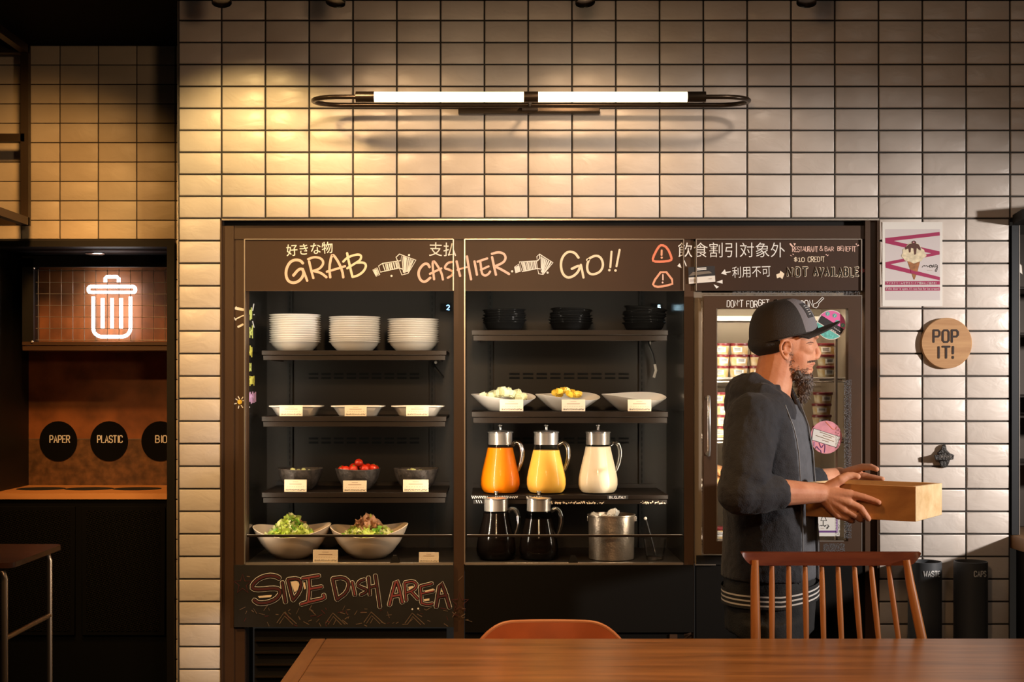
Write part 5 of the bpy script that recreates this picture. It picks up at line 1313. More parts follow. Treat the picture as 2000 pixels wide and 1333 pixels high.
for sx_ in (-1, 1):
    for sy_ in (-1, 1):
        q = MB(); q.tube([c + Vector((sx_ * .12, sy_ * .10, -.02)), c + Vector((sx_ * .20, sy_ * .19, -.46))], .010, 'black', 10); q.build('leg', oc)

# ------------------------------------------------------------------ tall dark table at the lower left
ZL = .92; dfar, dnear = 4.70, 4.20
xr1 = P(124, 0, dfar).x; xl1 = xr1 - .62; yf_, yn_ = dfar - CAMD, dnear - CAMD
lt = thing('high_table', 'small dark wooden table with thin steel legs at the lower left', 'table', ((xr1 + xl1) / 2, (yf_ + yn_) / 2, 0))
q = MB(); q.rings([rrect((xl1 + xr1) / 2, (yf_ + yn_) / 2, z, (xr1 - xl1) / 2, (yf_ - yn_) / 2, .035) for z in (ZL - .016, ZL - .012, ZL)], 'darktable', smooth=False); q.build('tabletop', lt)
m_leg = mat('warm_steel_leg', (.42, .30, .20), .3, .9)
for x in (xr1 - .035, xl1 + .035):
    for y in (yf_ - .035, yn_ + .035):
        sg = -1 if x > (xl1 + xr1) / 2 else 1
        q = MB(); q.tube([(x + sg * .05, y, ZL - .022), (x + sg * .02, y, ZL - .024), (x + sg * .006, y, ZL - .032), (x, y, ZL - .05), (x, y, 0)], .0095, m_leg, 12); q.build('leg', lt)
    q = MB(); q.tube([(x, yf_ - .035, .69), (x, yn_ + .035, .69)], .008, m_leg, 10); q.build('stretcher', lt)

# ------------------------------------------------------------------ poster, sign, opener and bins on the right-hand tiles
fp = flat(-.0022); fp1 = flat(-.0026); fp2 = flat(-.0030); fp3 = flat(-.0034)
ZP = lambda pts: [(1725 + x / 8.075, 435 + y / 8.075) for x, y in pts]
po = thing('poster', 'white ice cream cone poster with magenta zigzag bands taped to the tiles', 'poster', tuple(PY(1782, 598, 0)))
q = MB(); bx(q, 1723.5, 1840.5, 434, 598.5, -.0022, -.0008, 'paper'); q.fill(ZP([(32, 105), (895, 105), (895, 1225), (32, 1225)]), 'posterbg', fp, .0002); q.build('sheet', po)
q = MB()
for pl in ([(32, 245), (890, 148), (895, 205), (200, 285), (36, 325)], [(36, 262), (890, 455), (890, 505), (820, 500), (36, 325)], [(36, 625), (890, 460), (890, 505), (110, 660), (40, 715)], [(40, 640), (895, 860), (895, 912), (40, 715)], [(32, 930), (895, 922), (895, 980), (32, 985)], [(32, 1022), (895, 1018), (895, 1074), (32, 1078)]):
    q.fill(ZP(pl), 'magenta', fp1, .0001)
q.build('zigzag_band', po)
q = MB()
q.fill(ZP([(378, 600), (585, 600), (545, 760), (495, 900), (482, 900)]), 'cone', fp2, .0001)
q.fill(ZP([(430, 745), (545, 780), (530, 825), (440, 800)]), 'magenta', fp3, .0001)
pts = []
for k in range(40):
    a = 2 * math.pi * k / 40; r = 1 + .05 * math.sin(9 * a) + .04 * math.sin(5 * a + 1); pts.append((480 + 188 * r * math.cos(a), 500 + 135 * r * math.sin(a)))
q.fill(ZP(pts), 'cream_ice', fp2, .0002)
pts = [(475 + 120 * math.cos(2 * math.pi * k / 24), 410 + 95 * math.sin(2 * math.pi * k / 24)) for k in range(24)]; q.fill(ZP(pts), 'cream_ice', fp2, .0003)
for pl in ([(345, 400), (400, 345), (480, 320), (560, 345), (590, 400), (590, 440), (560, 430), (530, 400), (515, 500), (490, 510), (475, 410), (440, 400), (430, 470), (405, 475), (395, 410), (350, 430)],): q.fill(ZP(pl), 'choc', fp2, .0004)
q.dot(*ZP([(485, 320)])[0], 4.4, 'choc', fp2, 14, .0005); q.dot(*ZP([(480, 315)])[0], 1.6, 'pinkprint', fp2, 10, .0006)
q.build('ice_cream_picture', po)
q = MB()
q.stroke(ZP([(615, 705), (650, 665), (655, 700), (690, 665), (695, 705), (720, 690), (750, 665), (770, 680), (760, 705), (735, 710), (730, 690), (760, 668), (800, 700), (815, 705)]), .75, 'ink', fp1, 2); q.stroke(ZP([(800, 665), (775, 712)]), .7, 'ink', fp1, 0)
q.stroke(ZP([(855, 675), (830, 660), (815, 680), (825, 705), (850, 695), (858, 670), (852, 740), (840, 780), (820, 770), (830, 735), (862, 705)]), .75, 'ink', fp1, 2); q.stroke(ZP([(690, 752), (775, 755)]), .35, 'ink_soft', fp1, 0)
put_text(q, 'アイスクリームを守ろう! ドア閉めにご協力を!', 1731, 550.8, 1829, 555.6, 'white_letter', fp3); put_text(q, "If the door is open, it's too hot for ice cream!", 1730.5, 562, 1834, 567.6, 'white_letter', fp3)
q.build('print', po)

# round wooden sign
sg = thing('round_sign', 'round oak POP IT! sign on the white tiles', 'sign', tuple(PY(1846.5, 671, 0)))
c = PY(1846.5, 671, 0); R = 49.8 * S(4.89)
def disc(mb, c, R, y0, y1, m, seg=64, bev=.002):
    mb.rings([[Vector((c.x + r * math.cos(2 * math.pi * k / seg), y, c.z + r * math.sin(2 * math.pi * k / seg))) for k in range(seg)] for r, y in ((R, y1), (R, y0 + bev), (R - bev, y0))], m, smooth=False)
q = MB(); disc(q, c, R, -.015, -.0005, 'oak'); q.build('disc', sg)
q = MB(); fo = flat(-.0154)
write(q, 'POP', 1823.5, 645.5, 1871.0, 668.5, 4.0, 'oak_ink', fo, gap=.30); q.stroke([(1833.5, 678), (1833.5, 699.5)], 4.0, 'oak_ink', fo, 0); q.stroke([(1841, 677.5), (1855, 677.5)], 4.0, 'oak_ink', fo, 0); q.stroke([(1848, 678), (1848, 699.5)], 4.0, 'oak_ink', fo, 0); q.stroke([(1861.5, 677.5), (1861.2, 691)], 4.0, 'oak_ink', fo, 0); q.stroke([(1861.2, 697), (1861.2, 700)], 4.0, 'oak_ink', fo, 0)
q.build('lettering', sg)

# cast-iron bottle opener
ZO = lambda x, y: (1815 + x / 24.24, 865 + y / 24.24)
op = thing('bottle_opener', 'small cast-iron wall bottle opener under the round sign', 'bottle opener', tuple(PY(1842.5, 892, 0)))
def outl(pts, y): return [PY(*ZO(*p), y) for p in pts]
o1 = [(660, 90), (760, 95), (800, 180), (830, 350), (960, 480), (990, 820), (880, 1100), (800, 1180), (640, 1180), (540, 1120), (420, 820), (380, 480), (560, 300), (600, 160)]
q = MB(); q.rings([outl(o1, -.001), outl(o1, -.010), [PY(*ZO(690 + (p[0] - 690) * .8, 640 + (p[1] - 640) * .9), -.016) for p in o1]], 'iron', smooth=False); q.build('back_plate', op)
o2 = [(225, 580), (400, 585), (690, 470), (820, 450), (1020, 520), (1180, 590), (1140, 800), (960, 830), (700, 860), (400, 840), (270, 820)]
q = MB(); q.rings([outl(o2, -.014), outl(o2, -.030), [PY(*ZO(690 + (p[0] - 690) * .92, 660 + (p[1] - 660) * .82), -.036) for p in o2]], 'iron', smooth=False); q.build('opener_lip', op)
q = MB(); fi = flat(-.0362); rr_ = random.Random(4)
for k in range(8):
    x0, y0 = ZO(500 + k * 72, 600 + abs(k - 3.5) * 6); q.stroke([(x0, y0), (x0 + rr_.uniform(-.6, .6), y0 + 5)], 1.0, 'wire', fi, 0)
    if k % 2: q.stroke([(x0, y0 + rr_.uniform(0, 4)), (x0 + 2, y0 + 2)], .8, 'wire', fi, 0)
q.build('raised_letters', op)

# two hanging tube bins
def tube_bin(px, word, x0, x1, lab):
    r = 32.3 * S(4.83); c = P(px, 1097, 4.83); c.y = -r - .012
    t = thing('tube_bin', lab, 'bin', (c.x, c.y, .36), 'tube bins on the tiles')
    zt_ = Z0(1096, CAMD - r)
    q = MB(); q.lathe([(0, .36), (r - .002, .36), (r, .362), (r, zt_ - .001), (r - .001, zt_), (r - .003, zt_), (r - .003, .38), (0, .38)], (c.x, c.y, 0), 'bin', 56, cap0=False, cap1=False); q.build('body', t)
    q = MB(); q.box((c.x - .02, -.014, .6), (c.x + .02, -.001, zt_ - .04), 'black'); q.build('wall_bracket', t)
    q = MB()
    def f(x, y, h):
        X = P(x, y, CAMD - 2 * r).x; dx = max(-.999, min(.999, (X - c.x) / r)); yy = c.y - math.sqrt(1 - dx * dx) * (r + .0004 + h)
        return Vector((c.x + dx * (r + .0004 + h), yy, P(x, y, CAMD + yy).z))
    write(q, word, x0, 1116.5, x1, 1127, 1.7, 'white_letter', f, gap=.26); q.build('lettering', t)
tube_bin(1810, 'WASTE', 1803, 1835, 'charcoal tube bin marked WASTE beside the chair'); tube_bin(1900, 'CAPS', 1900.5, 1925.5, 'charcoal tube bin marked CAPS')

# ------------------------------------------------------------------ stickers on the freezer glass
YG_ = YD + .018; fg = flat(YG_ - .0004); fg1 = flat(YG_ - .0008); fg2 = flat(YG_ - .0012); fg3 = flat(YG_ - .0016)
def circ(cx_, cy_, rx, ry=None, n=40): return [(cx_ + rx * math.cos(2 * math.pi * k / n), cy_ + (ry or rx) * math.sin(2 * math.pi * k / n)) for k in range(n)]
ZA = lambda pts: [(1585 + x / 19.04, 600 + y / 19.04) for x, y in pts]
s1_ = thing('round_sticker', 'round pink and teal sticker with a black band on the freezer glass', 'sticker', tuple(PY(1623.5, 635, YG_)))
q = MB(); q.poly([fg(x, y, 0) for x, y in circ(1623.3, 635, 28.5, 29)], (0, -.0003, 0), 'paper')
def clip_circle(cx_, cy_, r, nx, ny, d0, d1, n=48):
    """slice of a disc between two parallel chords"""
    tx_, ty_ = -ny, nx; o = []
    K = 24
    for k in range(K + 1):
        d = d0 + (d1 - d0) * k / K; h_ = math.sqrt(max(0, r * r - d * d)); o.append((cx_ + nx * d + tx_ * h_, cy_ + ny * d + ty_ * h_))
    for k in range(K, -1, -1):
        d = d0 + (d1 - d0) * k / K; h_ = math.sqrt(max(0, r * r - d * d)); o.append((cx_ + nx * d - tx_ * h_, cy_ + ny * d - ty_ * h_))
    return o
nx_, ny_ = -.53, .85
q.fill(clip_circle(1623.3, 635, 27.6, nx_, ny_, -27.5, -5), 'hotpink', fg1, .0001); q.fill(clip_circle(1623.3, 635, 27.6, nx_, ny_, 10, 27.5), 'teal', fg1, .0001); q.fill(clip_circle(1623.3, 635, 26.0, nx_, ny_, -6.0, 8.5), 'ink', fg1, .0002)
for x, y in ((600, 250), (860, 320), (1160, 680), (960, 560)): q.dot(*ZA([(x, y)])[0], 4.2, 'teal', fg2, 14, .0001); q.stroke([(ZA([(x, y)])[0][0] - 1.5, ZA([(x, y)])[0][1] + 2), (ZA([(x, y)])[0][0] + 1, ZA([(x, y)])[0][1] - 2)], 1.0, 'paper', fg3, 0)
for k in range(4): q.stroke(ZA([(680 + k * 62, 800 + k * 40), (710 + k * 62, 818 + k * 40)]), 1.6, 'white_letter', fg2, 0); q.stroke(ZA([(840 + k * 62, 770 + k * 42), (870 + k * 62, 790 + k * 42)]), 1.2, 'white_letter', fg2, 0)
q.build('disc', s1_)
ZB = lambda pts: [(1575 + x / 17.78, 815 + y / 17.78) for x, y in pts]
s2_ = thing('round_sticker', 'round pink sticker with a white label and lilac wavy lines on the freezer glass', 'sticker', tuple(PY(1613.5, 855, YG_)))
q = MB(); q.poly([fg(x, y, 0) for x, y in circ(1613.5, 854.5, 31, 32.3)], (0, -.0003, 0), 'pinkprint')
q.stroke(ZB([(670, 160), (800, 300), (920, 430), (1020, 430), (1050, 340)]), 1.3, 'c_red', fg1, 2)
q.fill(ZB([(240, 385), (1190, 690), (1040, 1070), (180, 800)]), 'ink', fg1, .0002); q.fill(ZB([(252, 405), (1172, 700), (1030, 1048), (200, 790)]), 'paper', fg2, .0001)
for (a, b_, c_, d_) in ((480, 520, 970, 700), (590, 640, 880, 730), (340, 640, 960, 850), (560, 800, 780, 870)): q.stroke(ZB([(a, b_), (c_, d_)]), .8, 'ink_soft', fg3, 0)
q.stroke(ZB([(280, 860), (270, 1000)]), 1, 'lilac', fg1, 0); q.stroke(ZB([(320, 1090), (360, 1000), (430, 1120), (500, 1150), (520, 1250)]), 1.1, 'purple', fg1, 2); q.stroke(ZB([(450, 900), (490, 1020), (540, 1080), (590, 960), (660, 960), (630, 1230)]), 1.1, 'purple', fg1, 2)
q.build('disc', s2_)
s3_ = thing('menu_card', 'white card with a purple border and black script on the freezer glass below the box', 'card', tuple(PY(1620, 1047, YG_)))
ZC_ = lambda pts: [(1560 + x / 6.667, 860 + y / 6.667) for x, y in pts]
q = MB(); q.poly([fg(x, y, 0) for x, y in [(1598, 985), (1642, 985), (1640, 1048), (1598, 1048)]], (0, -.0003, 0), 'paper')
q.fill([(1600, 1037), (1636, 1037), (1636, 1041), (1600, 1041)], 'purple', fg1, .0001); q.fill([(1633, 990), (1636, 990), (1636, 1041), (1633, 1041)], 'lilac', fg1, .0002)
q.stroke(ZC_([(310, 1000), (290, 1050), (365, 1050), (340, 1000)]), .8, 'ink', fg1, 0); q.stroke(ZC_([(320, 1050), (320, 1105)]), .8, 'ink', fg1, 0)
q.stroke(ZC_([(275, 1120), (295, 1105), (300, 1125), (320, 1105), (335, 1125), (355, 1110), (345, 1128), (330, 1118), (370, 1105), (388, 1105), (385, 1140), (370, 1160), (365, 1140), (400, 1122)]), .8, 'ink', fg1, 1); q.stroke(ZC_([(290, 1148), (330, 1148)]), .4, 'ink_soft', fg1, 0)
q.build('sheet', s3_)

# ------------------------------------------------------------------ the wooden box the man carries
PH = math.radians(24); ex = Vector((math.cos(PH), -math.sin(PH), 0)); ey = Vector((math.sin(PH), math.cos(PH), 0)); ez = Vector((0, 0, 1))
BL, BW, BH, BT = .312, .50, .1075, .013
B0 = P(1782, 932.7, 4.15) - ex * BL; B0.z = 1.168 - BH          # near-left bottom corner
BM = Matrix((ex.to_4d(), ey.to_4d(), ez.to_4d(), Vector((0, 0, 0, 1)))).transposed(); BM.translation = B0
ROLL = Matrix.Translation(B0 + ex * BL) @ Matrix.Rotation(-.030, 4, ey) @ Matrix.Translation(-(B0 + ex * BL))
BM = ROLL @ BM
def bl(x, y, z): return BM @ Vector((x, y, z))
wb = thing('wooden_box', 'open pine box held in both hands of the man', 'box', tuple(bl(BL / 2, BW / 2, 0)))
def bbox(mb, a, b_, m): mb.box(a, b_, m, .0012, 1, BM)
def board(a, b_, nm):
    q = MB(); bbox(q, a, b_, 'pine'); q.bm.normal_update(); k_ = q.mi('pine_lit_end'); xd = BM.to_3x3() @ Vector((1, 0, 0))
    for f in q.bm.faces:
        if abs(f.normal.dot(xd)) > .6: f.material_index = k_
    q.build(nm, wb)
board((0, 0, 0), (BL, BT, BH), 'front_board')
board((0, BW - BT, 0), (BL, BW, BH), 'back_board')
q = MB(); bbox(q, (BL - BT, BT + .0002, 0), (BL - .0002, BW - BT - .0002, BH), 'pine_lit_end'); q.build('end_board', wb)
q = MB(); bbox(q, (0, BT + .0004, 0), (BT, BW - BT - .0004, BH), 'pine_lit_end'); q.build('end_board', wb)
q = MB(); bbox(q, (BT, BT, .002), (BL - BT, BW - BT, .010), 'pine'); q.build('bottom_board', wb)

# ------------------------------------------------------------------ the man with the box
def m_skin_():
    m, N, L, b = nt('skin')
    tc = N.new('ShaderNodeTexCoord'); n = N.new('ShaderNodeTexNoise'); n.inputs['Scale'].default_value = 22; n.inputs['Detail'].default_value = 5
    L.new(tc.outputs['Object'], n.inputs['Vector']); r = N.new('ShaderNodeValToRGB')
    r.color_ramp.elements[0].position = .3; r.color_ramp.elements[0].color = (.50, .200, .105, 1); r.color_ramp.elements[1].position = .7; r.color_ramp.elements[1].color = (.64, .310, .185, 1)
    L.new(n.outputs['Fac'], r.inputs['Fac']); L.new(r.outputs['Color'], b.inputs['Base Color'])
    b.inputs['Roughness'].default_value = .58; b.inputs['Specular IOR Level'].default_value = .35; b.inputs['Subsurface Weight'].default_value = .06; b.inputs['Subsurface Radius'].default_value = (.01, .004, .002)
    n2 = N.new('ShaderNodeTexNoise'); n2.inputs['Scale'].default_value = 180; L.new(tc.outputs['Object'], n2.inputs['Vector'])
    bp = N.new('ShaderNodeBump'); bp.inputs['Strength'].default_value = .12; bp.inputs['Distance'].default_value = .004; L.new(n2.outputs['Fac'], bp.inputs['Height']); L.new(bp.outputs['Normal'], b.inputs['Normal'])
    return m
M['skin'] = m_skin_()
M['hoodie'] = mat('charcoal_hoodie_fabric', (.020, .020, .025), .85, var=.15, vscale=30, bump=.25, bscale=260, sheen=.06)
M['tshirt'] = mat('grey_tee_fabric', (.085, .088, .100), .85, var=.12, vscale=40, bump=.2, bscale=300)
M['cap'] = mat('black_cap_cloth', (.016, .012, .010), .75, bump=.2, bscale=300); M['cap_front'] = mat('grey_cap_panel', (.16, .15, .165), .8, bump=.25, bscale=350)
M['trouser'] = mat('dark_trouser_cloth', (.013, .0125, .013), .85, var=.2, vscale=20, bump=.2, bscale=200); M['hair'] = mat('dark_hair', (.012, .009, .008), .7, bump=.4, bscale=400)
M['beard'] = mat('greying_beard', (.060, .040, .031), .6, var=.3, vscale=60); M['beard_grey'] = mat('grey_beard_hair', (.33, .29, .27), .5)
M['stripe'] = mat('white_knit_stripe', (.62, .58, .54), .85)
DPm = 4.42
def U(px, py, d=DPm): return P(px, py, d)
UP = S(DPm)

def remesh(mb, name, m, voxel, smooth=2, parent=None, disp=None, loc=None):
    me = D.meshes.new('t'); mb.bm.to_mesh(me); mb.bm.free()
    o = D.objects.new('t', me); COL.objects.link(o)
    r = o.modifiers.new('r', 'REMESH'); r.mode = 'VOXEL'; r.voxel_size = voxel; r.use_smooth_shade = True
    if smooth: s_ = o.modifiers.new('s', 'SMOOTH'); s_.factor = .5; s_.iterations = smooth
    dg = bpy.context.evaluated_depsgraph_get(); dg.update(); me2 = D.meshes.new_from_object(o.evaluated_get(dg)); D.objects.remove(o); D.meshes.remove(me)
    if disp:
        nn = [v.normal.copy() for v in me2.vertices]
        for v, n_ in zip(me2.vertices, nn): v.co += n_ * disp(v.co)
    t = MB(); mi = t.mi(m); t.bm.from_mesh(me2); D.meshes.remove(me2)
    for f in t.bm.faces: f.material_index = mi; f.smooth = True
    return t.build(name, parent, loc, 180)
def limb(mb, pts, rad, seg=16, sub=1):
    mb.tube(pts, rad, 'skin', seg)
    for p, r in zip(pts, rad): mb.ell(p, r, 'skin', seg=16, rings=10)

CAMO = Vector((0, -CAMD, CAMZ))
def ray(px, py): return Vector(((px - CX) / F, 1, -(py - CY) / F))
def on_front(px, py, off):      # point on the box's near board plane, off metres in front of it
    n_ = BM.to_3x3() @ Vector((0, 1, 0)); p0 = bl(0, 0, 0) - n_ * off; r = ray(px, py); return CAMO + r * ((p0 - CAMO).dot(n_) / r.dot(n_))
def on_back(px, py, off):
    n_ = BM.to_3x3() @ Vector((0, 1, 0)); p0 = bl(0, BW, 0) + n_ * off; r = ray(px, py); return CAMO + r * ((p0 - CAMO).dot(n_) / r.dot(n_))

man = tag(D.objects.new('tmp', None)) if False else None
b = MB()
# --- head
YM = DPm - CAMD
def H(px, py, dy=0.0):
    p = U(px, py); p.y += dy; return p
b.ell(H(1527, 652), (.096, .076, .102), 'skin', seg=32, rings=20)
b.ell(H(1558, 664), (.056, .066, .066), 'skin', seg=28, rings=18)
b.ell(H(1553, 697), (.059, .057, .072), 'skin', seg=28, rings=18); b.ell(H(1561, 684), (.040, .055, .050), 'skin', seg=24, rings=16)
b.ell(H(1546, 712), (.058, .054, .046), 'skin', seg=24, rings=14)
b.ell(H(1568, 727), (.028, .034, .026), 'skin', seg=20, rings=12)
b.ell(H(1577, 735), (.015, .022, .014), 'skin', seg=16, rings=10)
b.ell(H(1574, 706), (.026, .034, .030), 'skin', seg=20, rings=12)
for s_ in (-1, 1):
    b.ell(H(1568, 683, s_ * .036), (.028, .021, .020), 'skin', seg=18, rings=12)      # cheekbones
    b.ell(H(1584, 657.5, s_ * .026), (.017, .026, .0085), 'skin', rot=(s_ * -.15, .15, s_ * -.25), seg=18, rings=10)   # brows
    b.ell(H(1579, 669.5, s_ * .032), (.0110, .0160, .0088), 'skin', seg=18, rings=12)      # lids over the eye
    b.ell(H(1591.5, 699, s_ * .0125), (.0115, .0070, .0080), 'skin', seg=14, rings=8)    # nostril wings
    # ears
    ec = H(1523, 684, s_ * .078)
    b.ell(ec, (.016, .008, .028), 'skin', rot=(0, -.22, s_ * .35), seg=18, rings=12)
    rim = [ec + Vector((x, s_ * (.009 + (.006 if x < 0 else 0)), z)) for x, z in ((.017, .006), (.014, .021), (.004, .029), (-.008, .026), (-.016, .013), (-.0165, -.002), (-.011, -.016), (-.004, -.026), (.005, -.030))]
    b.tube(rim, [.0045, .005, .0055, .0055, .0055, .005, .005, .006, .006], 'skin', 10)
    b.ell(ec + Vector((.003, s_ * .008, -.026)), (.008, .006, .009), 'skin', seg=12, rings=8)
    b.tube([ec + Vector((x, s_ * .009, z)) for x, z in ((.010, .012), (.001, .016), (-.005, .006), (-.002, -.008), (.008, -.012))], .0036, 'skin', 8)
    b.ell(ec + Vector((.015, s_ * .006, -.004)), (.005, .005, .007), 'skin', seg=10, rings=8)
b.tube([H(1587.5, 663), H(1591, 674), H(1595, 686), H(1597.5, 694)], [.0085, .0095, .0115, .0125], 'skin', 14); b.ell(H(1595.5, 695), (.0115, .0125, .0100), 'skin', seg=16, rings=10)
b.ell(H(1584.5, 709.5), (.0125, .024, .0062), 'skin', rot=(0, .25, 0), seg=18, rings=10); b.ell(H(1580.5, 723.5), (.0125, .021, .0068), 'skin', rot=(0, -.1, 0), seg=18, rings=10)
b.ell(H(1570, 716), (.018, .026, .016), 'skin', seg=16, rings=10)
# --- neck, trunk core
limb(b, [H(1520, 700), H(1512, 735), H(1503, 772), H(1500, 805)], [.060, .060, .064, .085])
b.ell(H(1500, 815), (.085, .150, .06), 'skin', seg=24, rings=12)
limb(b, [H(1500, 830), H(1503, 930), H(1504, 1040), H(1503, 1130)], [.105, .110, .115, .12])
# --- near arm
SH_N = U(1474, 812, 4.235); EL_N = U(1447, 962, 4.155)
WR_N = on_front(1606, 964, .034)
limb(b, [H(1490, 812, -.10), SH_N], [.07, .062])
limb(b, [SH_N, SH_N.lerp(EL_N, .5), EL_N], [.055, .050, .046])
limb(b, [EL_N, EL_N.lerp(WR_N, .30), EL_N.lerp(WR_N, .65), WR_N], [.045, .046, .037, .0285])
K = [on_front(1660, 966, .021), on_front(1658, 982, .023), on_front(1649, 996, .022), on_front(1637, 1007, .020)]
pal = on_front(1634, 976, .024)
for k_, kr in zip(K, (.0130, .0135, .0130, .0115)): limb(b, [WR_N, WR_N.lerp(k_, .5), k_], [.0235, .0190, kr * 1.12])
b.ell(pal, (.034, .018, .030), 'skin', rot=(0, .5, -PH), seg=18, rings=12)
limb(b, [WR_N, on_front(1622, 950, .024), on_front(1641, 938, .017)], [.020, .0175, .0135])
limb(b, [on_front(1641, 938, .017), on_front(1655, 930, .004), on_front(1666, 929.6, -.004), on_front(1675, 931.3, -.006)], [.0150, .0122, .0112, .0098])
limb(b, [K[0], on_front(1687, 972, .0165), on_front(1703, 977, .0115), on_front(1716, 982, .0090)], [.0130, .0112, .0100, .0086])
limb(b, [K[1], on_front(1681, 993, .016), on_front(1690, 1006, .011), on_front(1696, 1014, .000)], [.0134, .0114, .0102, .0090])
limb(b, [K[2], on_front(1670, 1007, .014), on_front(1680, 1015, -.004), on_front(1683, 1016, -.022)], [.0130, .0110, .0098, .0088])
limb(b, [K[3], on_front(1654, 1013, .012), on_front(1663, 1018, -.006), on_front(1666, 1018, -.020)], [.0118, .0098, .0090, .0080])
# --- far arm
SH_F = U(1506, 812, 4.60); EL_F = U(1548, 952, 4.665); WR_F = on_back(1640, 930, .034)
limb(b, [H(1490, 812, .10), SH_F], [.07, .062])
limb(b, [SH_F, SH_F.lerp(EL_F, .5), EL_F], [.055, .050, .046])
limb(b, [EL_F, EL_F.lerp(WR_F, .35), EL_F.lerp(WR_F, .7), WR_F], [.045, .044, .036, .0285])
KF = [on_back(1688, 930, .020), on_back(1688, 945, .021), on_back(1682, 958, .020), on_back(1675, 968, .018)]
for k_ in KF: limb(b, [WR_F, WR_F.lerp(k_, .5), k_], [.021, .0165, .0125])
limb(b, [WR_F, on_back(1664, 920, .018), on_back(1684, 913, .005), on_back(1701, 912.5, -.002), on_back(1712, 917, -.010)], [.019, .0155, .0125, .0110, .0092])
for k_, (dx, dy) in zip(KF, ((36, 6), (34, 10), (32, 14), (26, 16))):
    q1 = on_back(1688 + dx * .5, 930 + (KF.index(k_)) * 13 + dy * .5, .014); q2 = on_back(1688 + dx, 930 + (KF.index(k_)) * 13 + dy, .010); limb(b, [k_, q1, q2], [.0115, .0095, .0080])
# --- legs inside the trousers, feet
for s_, px in ((-1, 1492), (1, 1524)):
    hip = H(px, 1150, s_ * .09); kn = Vector((hip.x + .02, hip.y, .48)); an = Vector((hip.x - .01, hip.y, .09))
    limb(b, [hip, kn, an], [.085, .055, .040]); limb(b, [an, Vector((an.x + .13, an.y, .045))], [.038, .030])
    b.ell(H(1504, 1120, s_ * .06), (.11, .09, .11), 'skin', seg=18, rings=10)
man = remesh(b, 'person', 'skin', .0030, 5, None, None, (U(1504, 0).x, YM, 0))
tag(man, 'man in a dark cap and charcoal hoodie, in profile, carrying a wooden box', 'person')

# --- eyes, brows, lips: laid on the face
from mathutils.bvhtree import BVHTree
bv = BVHTree.FromPolygons([v.co + man.location for v in man.data.vertices], [tuple(p.vertices) for p in man.data.polygons])
def onskin(px, py, h=0.0):
    hit = bv.ray_cast(CAMO, ray(px, py).normalized())
    return (hit[0] + hit[1] * h) if hit[0] is not None else H(px, py)
def mirror(p): return Vector((p.x, 2 * YM - p.y, p.z))
def both(mb, pts, r, m, seg=6):
    mb.tube(pts, r, m, seg); mb.tube([mirror(p) for p in pts], r, m, seg)
m_lip = mat('lips', (.50, .175, .115), .5)
q = MB(); both(q, [onskin(x, y, .0004) for x, y in ((1575.5, 671.5), (1579, 669.6), (1583, 668.8), (1586.5, 669.2), (1589, 670.4))], [.0006, .0011, .0013, .0012, .0008], 'hair')
both(q, [onskin(x, y, .0002) for x, y in ((1578.5, 671.8), (1582, 672.4), (1586, 672.2))], [.0005, .0008, .0005], 'hair'); q.build('eyelash', man)
q = MB(); both(q, [onskin(x, y, .0001) for x, y in ((1581, 670.8), (1584, 670.4), (1587, 670.6))], [.0005, .0008, .0005], m_lip); q.build('eye', man)
q = MB(); re_ = random.Random(2)
for k in range(70):
    t = re_.random(); p = onskin(1571 + 23 * t, 657.6 - 2.4 * math.sin(t * 2.6) + re_.uniform(-1.3, 1.3), .0003); d_ = Vector((-.0045, 0, .0012 + .002 * t)); both(q, [p, p + d_ + Vector((0, -.0006, 0))], [.0006, .0003], 'hair', 4)
q.build('eyebrow', man)
q = MB(); both(q, [onskin(x, y, .0006) for x, y in ((1575, 717), (1579, 716.6), (1583, 716.4), (1586.5, 716))], [.0005, .0008, .0009, .0008], m_lip)
both(q, [onskin(x, y, .0004) for x, y in ((1577, 714.6), (1582, 712.8), (1587, 711.5), (1590.5, 711))], [.0008, .0014, .0018, .0014], m_lip, 8)
both(q, [onskin(x, y, .0002) for x, y in ((1577, 719.5), (1581, 721.5), (1585, 722))], [.0008, .0016, .0018], m_lip, 8); q.build('lips', man)
# --- short hair below the cap
b = MB()
b.ell(H(1510, 672), (.079, .0745, .046), 'hair', seg=28, rings=16)
hr_ = remesh(b, 'hair', 'hair', .005, 1, man)
# --- beard
b = MB()
for s_ in (-1, 1):
    for (px, py, dy, r) in ((1553, 731, .041, (.012, .010, .012)), (1562, 738, .032, (.015, .013, .013)), (1571, 738, .022, (.016, .014, .014))):
        b.ell(H(px, py, s_ * dy), r, 'beard', seg=14, rings=10)
b.tube([H(1570, 739), H(1571, 750), H(1569, 766), H(1566, 780), H(1562, 791)], [.028, .025, .018, .010, .003], 'beard', 16); b.ell(H(1579, 733), (.009, .017, .009), 'beard', seg=14, rings=8)
bd = remesh(b, 'beard', 'beard', .003, 1, man, lambda c: .0035 * noise.noise(c * 130) + .003 * noise.noise(c * 60))
q = MB(); rbd = random.Random(31); vs = [v.co + man.location for v in bd.data.vertices]; ns = [v.normal.copy() for v in bd.data.vertices]
def curl(p, n_, ln, low, m):
    d_ = (n_ * .7 + Vector((.15, 0, -1.0 if low else -.6)) + Vector((rbd.uniform(-.6, .6), rbd.uniform(-.6, .6), rbd.uniform(-.4, .4)))).normalized()
    sd = d_.cross(Vector((0, 1, .2))).normalized(); pts = [p]
    for j in range(1, 4): pts.append(p + d_ * ln * j / 3 + sd * .0020 * math.sin(j * 2.1 + p.x * 900))
    q.tube(pts, [.0006, .00055, .00045, .0003], m, 3, caps=False)
